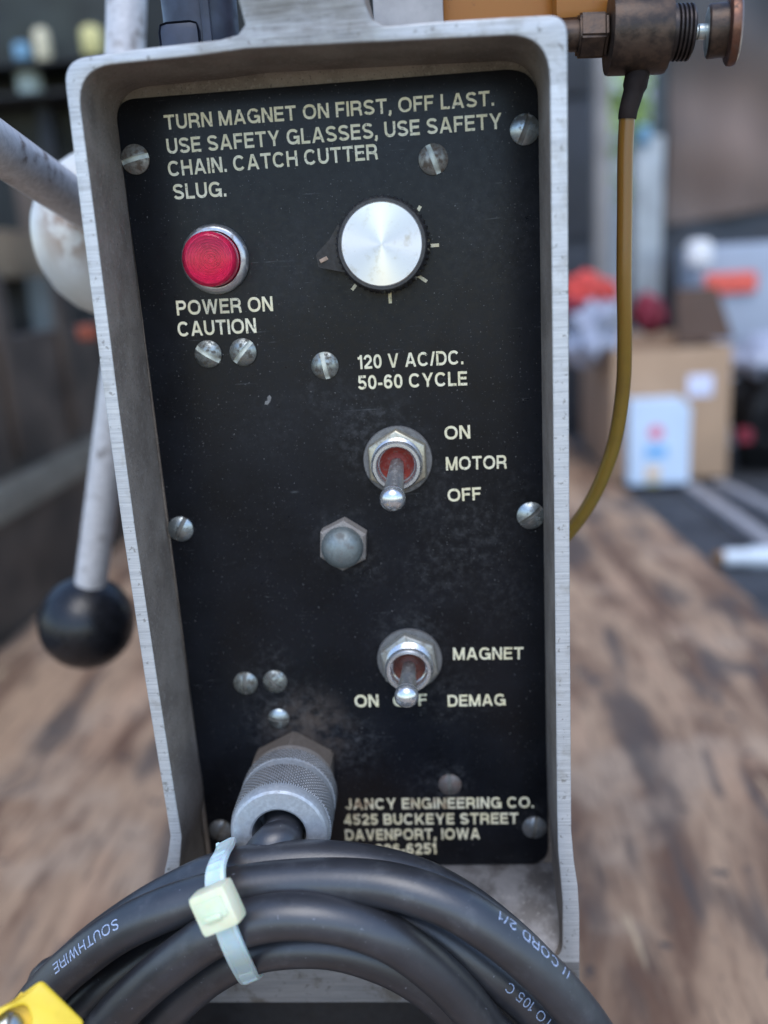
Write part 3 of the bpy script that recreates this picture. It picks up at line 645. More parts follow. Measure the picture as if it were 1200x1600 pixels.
inner = [(-.1, 2.2), (-.3, -30), (-.75, -70), (-.9, -100), (-.55, -140), (0, -175), (.3, -186), (-1.0, -193), (-2.2, -199), (-2.2, -227), (100.9, -227), (101.1, -208), (100.6, -200), (100, -192), (99.85, -180), (99.8, -100), (99.8, 1.7), (70, 2.5), (45, 3.1), (37, 3.3), (28, 2.8)]
inner_l = fillet(inner, [8.5]+[0]*8+[5, 6]+[0]*5+[9]+[0]*4)
bm = curve_plate([outer_l, inner_l], -D, 14, .35)
for f in bm.faces:
    c = f.calc_center_median(); f.normal_update()
    if f.normal.y < -.75 and c.y < -D+1:
        f.material_index = 1 if c.x < 3 or c.x > 97 else (3 if c.z > 5.2 and 34 < c.x < 68 else (2 if c.z > -20 else 4))
# the triangulated front is one piece per side: split it so each side takes its own cut marks
def cut(bm, co, no):
    bmesh.ops.bisect_plane(bm, geom=bm.verts[:]+bm.edges[:]+bm.faces[:], plane_co=co, plane_no=no)
cut(bm, (0, 0, -8), (0, 0, 1)); cut(bm, (0, 0, -227.2), (0, 0, 1)); cut(bm, (34.5, 0, 0), (1, 0, 0)); cut(bm, (65.5, 0, 0), (1, 0, 0))
bm.normal_update()
for f in bm.faces:
    c = f.calc_center_median()
    if f.normal.y < -.6 and c.y < -D+1:
        f.material_index = 2 if c.z > -8 else (4 if c.z < -227.2 else 1)
    else: f.material_index = 0
# sloping floor of the cavity and the web behind the panel
def prism(bm, yz, x0, x1, mat=0):
    a = [bm.verts.new((x0, y, z)) for y, z in yz]; b_ = [bm.verts.new((x1, y, z)) for y, z in yz]; n = len(yz)
    fs = [bm.faces.new(a), bm.faces.new(b_)]+[bm.faces.new((a[i], a[(i+1) % n], b_[(i+1) % n], b_[i])) for i in range(n)]
    for f in fs: f.material_index = mat
prism(bm, [(.9, -213.2), (-4, -214.2), (-14, -219.5), (-22.2, -227.2), (-22.2, -228.5), (.9, -228.5)], -2.6, 101.3, 5)
add_box(bm, (-1.5, 1.0, -229), (101.5, 4, 4.2))
obj('housing', bm, ['cast', 'face_side', 'face_top', 'face_stem', 'face_low', 'castfloor'], drill, 35)
# --- panel plate
pl = fillet([(-.05, -.2), (.0, -213), (100, -213), (100, -.1)], [5, 5, 6, 8])
panel = obj('control_panel', curve_plate([pl], 0, .95, .15), 'panel', drill, 30)
def letter(s, left, right, cap, bold=.18, name='lettering'):
    a, b_ = AY(*left), AY(*right); h = (AY(left[0], left[1]-cap)-a).length
    bm = text_mesh(s, bold); wd_ = max(v.co.x for v in bm.verts)
    ux = (b_-a)/wd_; uz = Vector((-(b_-a).z, 0, (b_-a).x)).normalized()*h
    for v in bm.verts: v.co = a+ux*v.co.x+uz*v.co.y+Vector((0, -.06-v.co.z, 0))
    r = bmesh.ops.extrude_face_region(bm, geom=bm.faces[:]); bmesh.ops.translate(bm, vec=(0, .055, 0), verts=[q for q in r['geom'] if isinstance(q, bmesh.types.BMVert)])
    return obj(name, bm, 'letter', panel, 0)
letter('TURN MAGNET ON FIRST, OFF LAST.', (258, 203), (772, 165), 23)
letter('USE SAFETY GLASSES, USE SAFETY', (262, 241), (784, 201), 24)
letter('CHAIN. CATCH CUTTER', (264, 276), (591, 249), 24)
letter('SLUG.', (272, 312), (354, 307), 24)
letter('POWER ON', (277, 493), (427, 486), 23)
letter('CAUTION', (279, 526), (401, 520), 23)
letter('120 V AC/DC.', (560, 577), (724, 569), 22)
letter('50-60 CYCLE', (560, 609), (730, 602), 22)
letter('ON', (695, 687), (735, 685), 21)
letter('MOTOR', (697, 735), (792, 732), 21)
letter('OFF', (700, 784), (752, 781), 20)
letter('MAGNET', (708, 1031), (818, 1030), 19)
letter('ON', (555, 1105), (592, 1104), 19)
letter('OFF', (615, 1104), (668, 1102), 18)
letter('DEMAG', (700, 1104), (790, 1102), 18)
letter('JANCY ENGINEERING CO.', (540, 1265), (834, 1262), 17, .20)
letter('4525 BUCKEYE STREET', (538, 1289), (810, 1287), 17, .20)
letter('DAVENPORT, IOWA', (540, 1313), (750, 1311), 17, .20)
letter('319-326-6251', (545, 1337), (682, 1334), 17, .20)
# chip in the paint
bm = bmesh.new(); c = AY(419, 625)
vs = [bm.verts.new(c+Vector((x, -.03, z))) for x, z in ((-1, -1.1), (-.2, -1.2), (.5, -.4), (.9, .6), (.5, 1.3), (-.2, .7), (-.1, -.1), (-.8, -.3))]; bm.faces.new(vs)
r = bmesh.ops.extrude_face_region(bm, geom=bm.faces[:]); bmesh.ops.translate(bm, vec=(0, .028, 0), verts=[q for q in r['geom'] if isinstance(q, bmesh.types.BMVert)])
obj('paint_chip', bm, 'washer', panel, 0)

# --- slotted round-head screws
def screw_bm(rad=3.45, dome=1.75, slot=.58, depth=.55):
    bm = bmesh.new(); edge = .5; Rr = (rad*rad+(dome-edge)**2)/(2*(dome-edge))
    def hgt(x, y):
        q = max(0, Rr*Rr-x*x-y*y); return edge+math.sqrt(q)-(Rr-(dome-edge))
    xs = [-rad+rad*.004]; k = 12
    xs = [-rad*math.cos(math.pi/2*i/k) for i in range(k)]
    xs = [max(-rad*.999, x) for x in xs]; xs = [x for x in xs if x < -slot-.1]
    cols = [(x, 0) for x in xs]+[(-slot, 0), (-slot, 1), (slot, 1), (slot, 0)]+[(-x, 0) for x in reversed(xs)]
    n = 16; grid = []
    for x, s in cols:
        hy = math.sqrt(max(1e-4, rad*rad-x*x)); row = []
        for j in range(n+1):
            y = -hy*math.cos(math.pi*j/n); z = hgt(x, y)
            if s: z = max(.25, min(z, dome-depth*1.5)-.25) if False else max(.3, z-depth)
            row.append(bm.verts.new((x, -z, y)))
        grid.append(row)
    for gi in range(len(cols)-1):
        a, b_ = grid[gi], grid[gi+1]
        fm = 1 if cols[gi][1] or cols[gi+1][1] else 0
        for j in range(n): f = bm.faces.new((a[j], b_[j], b_[j+1], a[j+1])); f.material_index = fm
    bd = [e for e in bm.edges if e.is_boundary]
    r = bmesh.ops.extrude_edge_only(bm, edges=bd); vs = [q for q in r['geom'] if isinstance(q, bmesh.types.BMVert)]
    for v in vs: v.co.y = -.01
    bm.faces.new([v for v in sorted(vs, key=lambda q: math.atan2(q.co.z, q.co.x))]) if False else None
    return bm
# (x, z, slot angle from the x axis in degrees, size, material)
screws = [(3.3, -13.7, 12, 1, 'screw_dirty'), (96.6, -13.3, 68, 1, 'screw_bright'), (75, -18.4, -70, 1.02, 'screw_dirty'), (15.9, -60.9, -34, 1, 'screw'), (24.9, -60.9, 47, 1, 'screw'),
          (45.5, -65.4, -80, 1, 'screw'), (3.2, -106.8, 62, 1, 'screw_bright'), (96.5, -107, 38, 1.05, 'screw_bright'), (16.3, -152.6, 88, .98, 'screw'), (24.7, -152.3, -48, .98, 'screw'),
          (24.7, -163.8, -8, .86, 'screw_bright'), (4, -200, 60, 1, 'screw_dark'), (96.1, -200.6, 80, 1.02, 'screw_dark'), (72.3, -186.1, 92, .95, 'screw_grime')]
base_me = {}
for n_, (x, z, a, s, mt) in enumerate(screws):
    pale = n_ < 6 and mt != 'screw_bright'; key = (mt, pale)
    if key not in base_me:
        o = finish('panel_screw', screw_bm(), [mt, 'slot' if pale else 'slot_dark'], smooth=50); base_me[key] = o
    else:
        o = base_me[key].copy(); COL.objects.link(o)
    o.location = W((x, 0, z)); o.scale = (s, s, s); o.rotation_euler = (0, R(90-a), 0); o.parent = drill

# --- indicator lamp
L0 = (20.3, 0, -38)
bez = obj('indicator_lamp', lathe([(8.4, -.1), (8.4, .8), (8.1, 1.6), (7.4, 2.1), (6.75, 2.1), (6.6, 1.7), (6.6, .2)], L0, n=64, cap=False), 'bezel', drill)
prof = [(6.45, .3), (6.45, 6.9), (6.3, 7.6), (5.9, 8.1), (5.2, 8.35), (3.5, 8.5), (1.8, 8.55), (0, 8.57)]
obj('lens', lathe(prof, L0, n=64), 'lens', bez, 60)
prof = [(5.9, .4), (5.9, 5.8), (5.5, 6.6)]
for k in range(8):
    r_ = 5.3-k*.64; h_ = 6.3-2.6*(1-(r_/5.3)**2); prof += [(r_, h_+.35), (max(.05, r_-.34), h_-.35)]
prof.append((0, 3.6))
obj('added_reflector', lathe(prof, L0, n=64), 'lensback', bez, 20)  # ringed pink dish added behind the lens to brighten its red
# --- speed knob
K0 = Vector((62.2, 0, -37.2)); KH = 10.2
bm = bmesh.new(); n = 96; rings = []
for (r_, h, kn) in [(11.2, .3, .25), (11.2, 4.5, .25), (10.8, 8.8, .22), (10.55, KH-.5, .05), (10.2, KH, 0), (9.4, KH, 0)]:
    rings.append([bm.verts.new(K0+Vector(((r_+(kn if i % 2 else -kn))*math.cos(2*math.pi*i/n), -h, (r_+(kn if i % 2 else -kn))*math.sin(2*math.pi*i/n)))) for i in range(n)])
bm.faces.new(rings[0]); bm.faces.new(rings[-1])
for a, b_ in zip(rings, rings[1:]):
    for i in range(n): bm.faces.new((a[i], a[(i+1) % n], b_[(i+1) % n], b_[i]))
# pointer wing
th0 = R(190); pts = [(math.cos(th0+R(38))*10.2, math.sin(th0+R(38))*10.2)]
d = Vector((math.cos(th0), math.sin(th0))); nn = Vector((-d.y, d.x))
wing = [d*9.0+nn*-7.0, d*12.0+nn*-4.0, d*15.7+nn*-1.9, d*16.2+nn*-1.3, d*16.2+nn*1.3, d*15.7+nn*1.7, d*9.0+nn*4.6]
wv = [[bm.verts.new(K0+Vector((p.x, -h, p.y))) for p in wing] for h in (.3, 7.2)]
for v in wv[1][2:6]: v.co.y += 1.6
bm.faces.new(wv[0]); bm.faces.new(wv[1])
for i in range(len(wing)): bm.faces.new((wv[0][i], wv[0][(i+1) % 7], wv[1][(i+1) % 7], wv[1][i]))
knob = obj('speed_knob', bm, 'knobblack', drill, 30)
o = local('knob_cap', lathe([(0, -.2), (9.55, -.2), (9.55, .15), (9.3, .35), (0, .36)], (0, 0, 0), n=96), 'spun', None, K0+Vector((0, -KH, 0)), smooth=30); o.parent = knob
pm = K0+Vector((d.x*14.4, -6.2, d.y*14.4))
bm = bmesh.new(); add_box(bm, (-1.1, -.2, -.45), (1.1, .2, .45), .1, M4=Matrix.Translation(pm) @ Matrix.Rotation(-R(10)-R(12), 4, 'Y'))
obj('pointer_mark', bm, 'mark', knob)
for (a, b_) in (((653, 329), (657, 322)), ((669, 384), (686, 383)), ((652, 430), (667, 440)), ((609, 457), (610, 474)), ((556, 445), (550, 453))):
    p, q = AY(*a), AY(*b_); c = (p+q)/2; dd = q-p
    bm = bmesh.new(); add_box(bm, (-dd.length/2, -.03, -.4), (dd.length/2, .025, .4), M4=Matrix.Translation(c+Vector((0, -.03, 0))) @ Matrix.Rotation(math.atan2(-dd.z, dd.x), 4, 'Y'))
    obj('scale_tick', bm, 'letter', panel, 0)

# --- toggle switches
def toggle(c, tip, ph, nutm, boot, label):
    c = Vector(c); tip = Vector(tip)
    bm = bmesh.new(); add_hex(bm, 8.5, 1.15, 3.9, c, ph=ph, cham=.5)
    bmesh.ops.bevel(bm, geom=bm.edges[:], offset=.18, segments=1, affect='EDGES')
    nut = obj('toggle_switch', bm, nutm, drill, 30); nut['label'] = label
    obj('washer', lathe([(8.9, .02), (9.0, .6), (8.8, 1.1), (5, 1.1)], c, n=48), 'washer', nut)
    pr = [(6.5, 3.8)]
    for k in range(5): pr += [(6.55, 4.2+k*.6), (6.2, 4.5+k*.6)]
    pr += [(6.4, 7.4), (6.25, 8.2), (5.9, 8.6), (5.2, 8.6), (4.85, 8.2), (4.7, 6.0), (2.2, 4.2), (0, 4.2)]
    obj('bushing', lathe(pr, c, n=48, cap=False), 'chrome', nut)
    obj('boot', lathe([(4.75, 4.3), (4.6, 5.6), (4.1, 6.0), (3.5, 5.2), (2.9, 4.9), (2.0, 5.4), (0, 5.6)], c, n=40, cap=False), boot, nut)
    p0 = c+Vector((0, -5.5, 0)); dv = tip-p0; Ln = dv.length
    pr = [(1.75, 0), (2.0, Ln*.3), (2.5, Ln*.75), (2.75, Ln-2.2)]
    obj('lever', lathe(pr, p0, dv, n=32), 'lever', nut, 50)
    pe = p0+dv.normalized()*(Ln-2.2)
    obj('lever_tip', lathe([(2.7, -.8), (3.0, -.1), (3.1, .8)]+[(3.1*math.cos(a_), .8+2.7*math.sin(a_)) for a_ in [R(x) for x in range(8, 90, 8)]]+[(0, 3.5)], pe, dv, n=40, cap=False), 'chrome', nut, 60)
toggle((62.6, 0, -90.6), AY(613, 784, -24), R(30), 'nut', 'redboot', 'motor switch with a yellowed nut and bright red boot')
toggle((62.8, 0, -146.6), AY(635, 1091, -24), R(37), 'nut_grey', 'darkred', 'magnet switch with a greyed nut and rusty boot')
# --- acorn nut
bm = bmesh.new(); c = (47.1, 0, -112.2)
add_hex(bm, 6.9, 0.02, 4.6, c, ph=R(25), cham=.7)
an = obj('acorn_nut', bm, 'dustmetal', drill, 30)
obj('nut_dome', lathe([(5.5, 4.5), (5.5, 5.6)]+[(5.5*math.cos(a_), 5.6+4.2*math.sin(a_)) for a_ in [R(x) for x in range(10, 90, 10)]]+[(0, 9.8)], c, n=36, cap=False), weathered('acorn_dome_metal', (.27, .31, .31), (.15, .15, .14), .5, 260, .5, .6), an, 60)
# --- cable gland
gc = Vector((28.2, 0, -180.3)); gax = Vector((.035, -1, .062)).normalized()
bm = bmesh.new(); add_hex(bm, 12.7, 0.03, 9.5, gc, ph=R(27), cham=1.4)
bmesh.ops.bevel(bm, geom=[e for e in bm.edges], offset=.5, segments=2, affect='EDGES')
gl = obj('cable_gland', bm, weathered('grimy_gland_nut', (.20, .17, .145), (.12, .10, .085), .6, 300, .6, .4, .4), drill, 35)
add_ = lathe([(12.0, 9), (12.0, 12.4), (11.6, 12.6), (11.6, 15)], gc, gax, n=48); obj('gland_neck', add_, 'dustmetal', gl)
bm = bmesh.new(); n = 260; rows = 52; q = gax.to_track_quat('Z', 'Y'); X = q @ Vector((1, 0, 0)); Yv = q @ Vector((0, 1, 0)); rings = []
for j in range(rows+1):
    h = 12.5+j*(18.5/rows); rg = []
    for i in range(n):
        band = 16 <= j <= 24
        k = 0 if band or j > rows-1 else (.42 if (i+j) % 4 < 1 or (i-j) % 4 < 1 else 0)
        r_ = 12.55-(0 if band else 0)+k-.0
        rg.append(bm.verts.new(gc+gax*h+(X*math.cos(2*math.pi*i/n)+Yv*math.sin(2*math.pi*i/n))*r_))
    rings.append(rg)
for j, (a, b_) in enumerate(zip(rings, rings[1:])):
    for i in range(n):
        f = bm.faces.new((a[i], a[(i+1) % n], b_[(i+1) % n], b_[i]))
        if not 15 <= j <= 24 and not ((i+j) % 4 < 1 or (i-j) % 4 < 1): f.material_index = 1
add_lathe(bm, [(12.56, 31), (12.5, 32.6), (12.0, 33.6), (11.4, 34.0), (7.4, 34.3), (6.9, 34.0), (6.7, 33), (6.7, 24), (0, 24)], gc, gax, n=n, cap=False)
obj('knurled_collar', bm, ['collar', 'knurldirt'], gl, 28)

# --- base, motor, bracket behind the top rim
obj('magnet_base', box((-14, -8, FLOOR+.2), (100, 150, -240.8), 3), 'magnet', drill)
p0, p1 = AY(256, 40, 22), AY(368, 40, 22)
bm = lathe([(9.5, -60), (9.5, 3), (9.5, 3.2), (9.5, 100)], ((p0.x+p1.x)/2, 24, 10), (0, 0, 1), n=40)
for v in bm.verts:
    v.co.x = (p0.x+p1.x)/2+(v.co.x-(p0.x+p1.x)/2)*1.0
mo = obj('motor_housing', bm, 'motor', drill)
add = bmesh.new(); add_box(add, (p0.x+.8, 13.0, -50), (p0.x+11, 15.5, AY(300, 32, 14).z), 2.2); add_box(add, (p0.x+11.6, 13.4, -50), (p0.x+14, 15.5, 100), .8)
obj('motor_rib', add, 'motor', mo)
obj('motor_body', box((20, 40, -230), (100, 180, 8), 8), 'motor', drill)
p0, p1 = AY(584, 40, 12), AY(655, 40, 12)
obj('bracket', box((p0.x, 12, -20), (p1.x+6, 16, 70), 1), 'greyplate', drill)
# --- amber coolant tank
p0, p1 = AY(652, 30, 20), AY(872, 30, 20); zt_ = AY(760, 46, 20).z
tk = obj('coolant_tank', box((p0.x, 17, zt_-8), (p1.x, 70, 90), 5), 'amber', drill)
pa, pb_ = AY(868, 5, 12), AY(956, 40, 12)
obj('tank_lip', box((pa.x, 13, AY(900, 27, 12).z), (pb_.x, 50, 90), 2), 'amber', tk)
# --- brass drain valve, axis along x
yv = 10.0; VA = AY(1000, 53, yv); ax = (AY(1150, 49, yv)-AY(900, 57, yv)); ax = Vector((1, 0, ax.z/ax.x)).normalized()
def vx(u): return (AY(u, 53, yv).x-VA.x)/ax.x*.965
S = (AY(1010, 53, yv)-VA).length/10*.955
vb2 = obj('drain_valve', lathe([(7, vx(948)), (61*S, vx(949)), (62*S, vx(953)), (62*S, vx(1038)), (60.5*S, vx(1043)), (7, vx(1044))], VA, ax, n=64), 'brass', drill)
bm = bmesh.new(); add_hex(bm, 39*S, vx(899), vx(947), VA, ax, ph=R(12), cham=.8); bmesh.ops.bevel(bm, geom=bm.edges[:], offset=.5, segments=2, affect='EDGES')
obj('hex_nut', bm, 'brass', vb2, 35)
obj('inlet_pipe', lathe([(24*S, vx(820)), (24*S, vx(900))], VA, ax, n=32), 'brass', vb2)
pr = [(6.0, vx(1044))]
x_ = vx(1051); x_e = vx(1082); k = 0
while x_ < x_e: pr += [(43*S, x_), (43*S, x_+.35), (39*S, x_+.75)]; x_ += .95
pr += [(40*S, x_e), (5*S, x_e+.3)]
obj('threaded_end', lathe(pr, VA, ax, n=48, cap=False), plain('dark_thread', (.045, .036, .034), .45, .6, .3, 400), vb2, 25)
obj('stem_pin', lathe([(10*S, vx(1076)), (10*S, vx(1092)), (12*S, vx(1094)), (12*S, vx(1112))], VA, ax, n=24), 'spring', vb2)
ax2 = (ax+Vector((0, -.16, .02))).normalized(); kc = VA+ax*vx(1108)
kb = obj('valve_knob', lathe([(4*S, 0), (38*S, .05), (41*S, .5), (41*S, 4.6), (0, 4.6)], kc, ax2, n=48), 'brass', vb2)
obj('knob_flange', lathe([(0, 4.4), (49*S, 4.4), (54*S, 4.9), (55*S, 5.8), (53*S, 6.7), (47*S, 7.2), (0, 7.2)], kc, ax2, n=56, cap=False), 'copper', kb)
obj('knob_seal', lathe([(13*S, -.3), (30*S, -.25), (37*S, .04), (13*S, .04)], kc, ax2, n=40), 'spring', kb)
# outlet sleeve and hose
P = [AY(999, 100, 10), AY(992, 135, 9.5), AY(982, 172, 9), AY(980, 186, 9)]
obj('hose_sleeve', tube(catmull(P, 1), lambda t: (19-4.0*t if t > .45 else 20-.0*t)*S, 28), 'sleeve', vb2)
P = [AY(980, 178, 9), AY(977, 240, 9), AY(976, 330, 9), AY(975, 430, 9), AY(976, 520, 10), AY(974, 600, 12), AY(963, 680, 14), AY(942, 745, 16), AY(915, 797, 18), AY(880, 842, 20), AY(840, 880, 22)]
obj('hose', tube(catmull(P, 1.5), 13.2*S, 24), 'hose', drill)

# --- feed handle: hub on the machine's side, three spokes, black ball
HC = AY(192, 366, 92)
bm = lathe([(0, 29), (7, 28.5), (14, 26.5), (20, 22.5), (24.5, 17), (27.3, 11), (28.3, 4), (28.3, -8), (27, -11), (12, -12), (12, -30)], HC, (-1, 0, 0), n=64)
fh = obj('feed_handle', bm, 'hub', drill, 60)
B0 = AY(136, 972, 103)
def spoke(p, q, r0, r1): return obj('spoke', tube([Vector(p)+(Vector(q)-Vector(p))*k/10 for k in range(11)], lambda t: r0+(r1-r0)*t, 28), 'rod', fh)
spoke(HC+Vector((0, 3, -14)), B0+(HC-B0).normalized()*14, 6.2, 6.2)
obj('ball_knob', lathe([(19*math.sin(R(a_)), 19*math.cos(R(a_))) for a_ in range(0, 181, 6)], B0, HC-B0, n=48, cap=False), 'ball', fh, 180)
spoke(HC+Vector((0, 3, 12)), AY(201, -110, 108), 6.6, 6.6)
spoke(HC+Vector((0, -8, 2)), AY(-85, 176, -12), 6.5, 6.5)

# ================================================================== POWER CORD
cord = root('power_cord', 'coiled black rubber power cord bundled in front of the panel', 'cord')
RC = 5.15
S1 = [((70, 1560), -39), ((105, 1515), -40), ((150, 1474), -41), ((220, 1425), -41.5), ((285, 1389), -41.5), ((352, 1362), -41.5), ((460, 1347), -41), ((560, 1352), -41), ((640, 1370), -41), ((700, 1397), -41), ((760, 1438), -41), ((830, 1500), -41), ((880, 1560), -41), ((915, 1620), -41)]
S2 = [((5, 1650), -51), ((42, 1587), -51), ((83, 1537), -51), ((131, 1494), -51), ((184, 1456), -51), ((245, 1426), -51), ((305, 1405), -50.5), ((375, 1388), -50.5), ((450, 1379), -50.5), ((540, 1377), -51.5), ((620, 1386), -53), ((700, 1413), -54.5), ((770, 1456), -55.5), ((830, 1505), -56), ((885, 1561), -56), ((930, 1621), -56), ((962, 1691), -56)]
S3 = [((105, 1700), -54), ((140, 1640), -54.5), ((180, 1588), -55), ((230, 1538), -56), ((290, 1490), -57), ((340, 1458), -58), ((400, 1438), -58.5), ((460, 1431), -58.5), ((527, 1438), -58), ((600, 1462), -57), ((660, 1501), -55), ((715, 1552), -53), ((758, 1605), -52), ((790, 1660), -52)]
S5 = [((70, 1650), -43), ((112, 1598), -43), ((160, 1548), -42.5), ((225, 1498), -41), ((290, 1462), -39), ((380, 1432), -37), ((480, 1418), -37), ((570, 1422), -40), ((640, 1440), -42.5), ((700, 1470), -44), ((755, 1510), -45), ((815, 1558), -45), ((865, 1610), -45), ((905, 1672), -45)]
S4 = [((205, 1700), -46), ((222, 1645), -46), ((255, 1592), -46), ((298, 1546), -46.5), ((345, 1511), -47), ((400, 1486), -47.5), ((465, 1477), -48), ((530, 1481), -48), ((600, 1503), -47), ((655, 1533), -46), ((705, 1575), -45), ((745, 1625), -45), ((770, 1680), -45)]
def strand(s): return [AY(u, v, y) for (u, v), y in s]
ST = {k: strand(v) for k, v in dict(S1=S1, S2=S2, S3=S3, S4=S4, S5=S5).items()}
def under(a, b_, zlow):                      # lower half of a turn, from the right end of one strand to the left end of the next
    cx, rx = (a.x+b_.x)/2, (a.x-b_.x)/2; out = []
    for k in range(1, 9):
        t = math.pi*k/9; z0 = a.z+(b_.z-a.z)*k/9
        out.append(Vector((cx+rx*math.cos(t)*1.03, a.y+(b_.y-a.y)*k/9, z0-(z0-zlow)*math.sin(t))))
    return out
chain = []
PE = CAM+ray(-45, 1690)*200                       # plug's cord end, below the frame
chain += [PE, PE+Vector((-10, 4, -12)), PE+Vector((-16, 9, -32)), PE+Vector((-4, 12, -45)), ST['S2'][0]+Vector((-8, 0, -22))]
chain += ST['S2']
for a, b_, zl in (('S2', 'S3', -352), ('S3', 'S5', -345), ('S5', 'S4', -350), ('S4', 'S1', -338)):
    chain += under(ST[a][-1], ST[b_][0], zl) + ST[b_]
tail = [AY(260, 1520, -30), AY(330, 1440, -32), AY(392, 1362, -37), AY(428, 1318, -36.5)]
e = Vector(tail[-1]); gin = gc+gax*25
chain += under(ST['S1'][-1], tail[0], -325) + tail + [gc+gax*35+Vector((.5, 0, -1.0)), gin]
path = catmull(chain, 2.0)
cable = obj('cable', tube(path, RC, 44), 'rubber', cord, 180)
def text_on(strand_pts, s, size, u0, ang, bold=.13, R_=RC, stretch=1.0):
    """print running from right to left along a strand: starts where the strand passes photo column u0"""
    ps = catmull(strand_pts, .5)[::-1]
    def col(p):
        q = p-CAM; return 600+F_PX*q.dot(CR)/q.dot(CF)
    i0 = min(range(len(ps)), key=lambda i: abs(col(ps[i])-u0)); ps = ps[i0:]
    L = [0.0]
    for a, b_ in zip(ps, ps[1:]): L.append(L[-1]+(b_-a).length)
    bm = text_mesh(s, bold, .2); bmesh.ops.subdivide_edges(bm, edges=bm.edges[:], cuts=3, use_grid_fill=True); bmesh.ops.triangulate(bm, faces=bm.faces[:])
    for v in bm.verts:
        sx = max(0, v.co.x*size*stretch); k = 0
        while k < len(L)-2 and L[k+1] < sx: k += 1
        p = ps[k].lerp(ps[k+1], min(1, max(0, (sx-L[k])/(L[k+1]-L[k])))); T = (ps[min(k+3, len(ps)-1)]-ps[max(k-3, 0)]).normalized()
        vd = (CAM-p); Bf = Vector((0, -1, .45)); Bf = (Bf-T*Bf.dot(T)).normalized(); Sd = Bf.cross(T)
        a = ang+(v.co.y-.5)*size/R_
        v.co = p+(Bf*math.cos(a)+Sd*math.sin(a))*(R_+.1)
    o = obj('lettering', bm, 'print', cable, 0); return o
text_on(ST['S2'], 'SOUTHWIRE', 2.4, 207, R(-24), .13, stretch=1.0)
text_on(ST['S2'], '// CORD 2/1', 2.4, 862, R(-60), .13, stretch=1.05)
text_on(ST['S5'], '-40 C TO 105 C', 2.3, 880, R(-12), .13, stretch=1.05)
# --- yellow plug, its cord end towards the upper right
tq = 188
ua, ub, uc = (CAM+ray(*q_).normalized()*228 for q_ in ((65, 1531), (131, 1596), (0, 1586)))
ey = (ub-ua); wy = ey.length; ey.normalize(); exx = (uc-ua); exx = (exx-ey*exx.dot(ey)).normalized(); ez = exx.cross(ey)
if ez.dot(ua-CAM) > 0: ez = -ez
def PP(a, b_, c=0.0): return ua+exx*a+ey*b_+ez*c
out = fillet([(0, 0), (wy, 0), (wy+6, 12), (wy+6, 40), (-6, 40), (-3.2, 14)], [1.5, 1.5, 3, 3, 3, 4])
hole = fillet([(wy*.20-5.0, 10), (wy*.20-1.5, 4.9), (wy*.20+1.5, 6.2), (wy*.20+2.8, 8.7), (wy*.20+2.0, 13.5), (wy*.20-2.4, 14.8)], 1.6, 5)
bm = curve_plate([out, hole], -3, 3, .7); add_box(bm, (1, 3.05, 3), (wy+1, 12, 39), .8); add_box(bm, (-1.5, 1.2, 4), (8, 2.9, 17))
for v in bm.verts: v.co = PP(v.co.z, v.co.x, -v.co.y)
plug = obj('plug', bm, 'yellow', cord, 35); plug['label'] = 'yellow plug with a bright screw in its recess'
sc_ = screw_bm(3.0, 1.5, .45, .6); mt = Matrix((ey, ez*-1, exx)).transposed().to_4x4(); mt.translation = PP(10.2, wy*.20-1.0, -.4)
o = finish('plug_screw', sc_, ['screw_bright', 'slot_dark'], smooth=50); mt.translation = W(mt.translation); o.matrix_world = mt @ Matrix.Rotation(R(35), 4, 'Y'); o.parent = plug

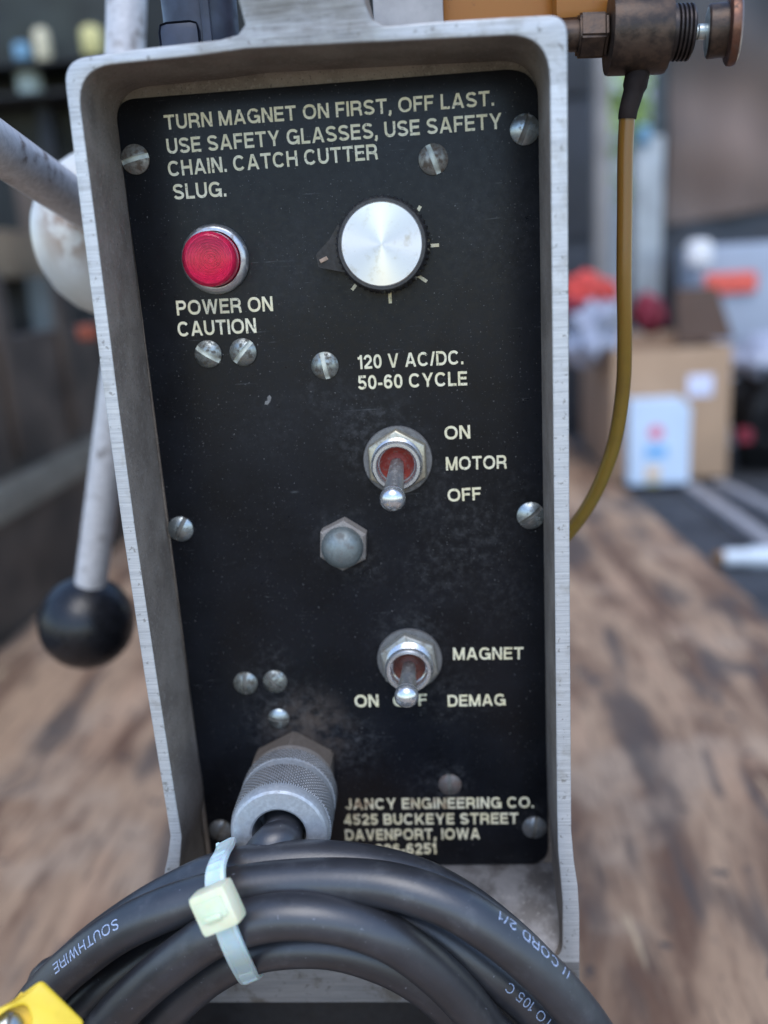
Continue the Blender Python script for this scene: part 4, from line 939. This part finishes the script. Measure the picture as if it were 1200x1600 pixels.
# ================================================================== CABLE TIE
tie = root('cable_tie', 'pale translucent nylon tie cinched round the cord coil', 'cable tie')
def ribbon(pts, wdir, w, th, mat_rib=None):
    ps = catmull(pts, .6); bm = bmesh.new(); rows = []
    for i, p in enumerate(ps):
        T = (ps[min(i+1, len(ps)-1)]-ps[max(i-1, 0)]).normalized(); Wd = (wdir-T*wdir.dot(T)).normalized(); N_ = T.cross(Wd)
        if N_.y > 0 and False: N_ = -N_
        rib = .34 if mat_rib and mat_rib(i, len(ps)) and i % 3 == 0 else 0
        rows.append([bm.verts.new(p+Wd*a*w/2+N_*(b_*th/2+(rib if inn else 0)*(1 if b_ > 0 else 0))) for a, b_, inn in ((-1, -1, 0), (1, -1, 0), (1, .5, 0), (.72, 1, 0), (.62, .6, 1), (-.62, .6, 1), (-.72, 1, 0), (-1, .5, 0))])
    n = 8
    for a, b_ in zip(rows, rows[1:]):
        for i in range(n): bm.faces.new((a[i], a[(i+1) % n], b_[(i+1) % n], b_[i]))
    bm.faces.new(rows[0]); bm.faces.new(rows[-1]); return bm
wd_ = (AY(360, 1436, -60)-AY(324, 1452, -60)).normalized()
front = [AY(353, 1317, -36), AY(350, 1326, -44), AY(342, 1340, -52), AY(336, 1362, -56.6), AY(338, 1400, -60.5), AY(346, 1428, -63.6), AY(357, 1462, -65.4), AY(371, 1494, -63), AY(384, 1520, -55), AY(391, 1530, -47), AY(396, 1529, -40)]
back = [front[-1], AY(396, 1524, -37), AY(384, 1480, -34), AY(370, 1420, -30.5), AY(356, 1350, -31), front[0]]
st = obj('strap', ribbon(front, wd_, 5.0, 1.2, lambda i, n: i < n*.34 or i > n*.72), 'nylon', tie, 30)
obj('strap_loop', ribbon(back, wd_, 5.0, 1.0), 'nylon', st, 30)
hc = AY(340, 1417, -65.5); e1_ = (AY(372, 1405, -65.5)-AY(308, 1432, -65.5)).normalized(); e2_ = (AY(328, 1390, -63)-AY(352, 1450, -65.5)); e2_ = (e2_-e1_*e2_.dot(e1_)).normalized(); e3_ = e1_.cross(e2_)
mt = Matrix((e1_, e2_, e3_)).transposed().to_4x4(); mt.translation = hc
bm = bmesh.new(); add_box(bm, (-4.6, -4.6, -2.8), (4.6, 4.6, 2.8), 1.3, M4=mt)
hd = obj('tie_head', bm, 'nylonhead', tie, 30)
sg = -1 if e3_.y > 0 else 1
bm = bmesh.new(); m2 = mt.copy(); m2.translation = hc+e2_*.6+e3_*sg*2.7; add_box(bm, (-3.2, -2.2, -.5), (3.2, 2.2, .5), .35, M4=m2)
m2 = mt.copy(); m2.translation = hc-e2_*.9+e3_*sg*3.3; add_box(bm, (-1.9, -.6, -.6), (1.9, .6, .6), .3, M4=m2)
obj('tie_pawl', bm, 'nylonhead', hd, 30)
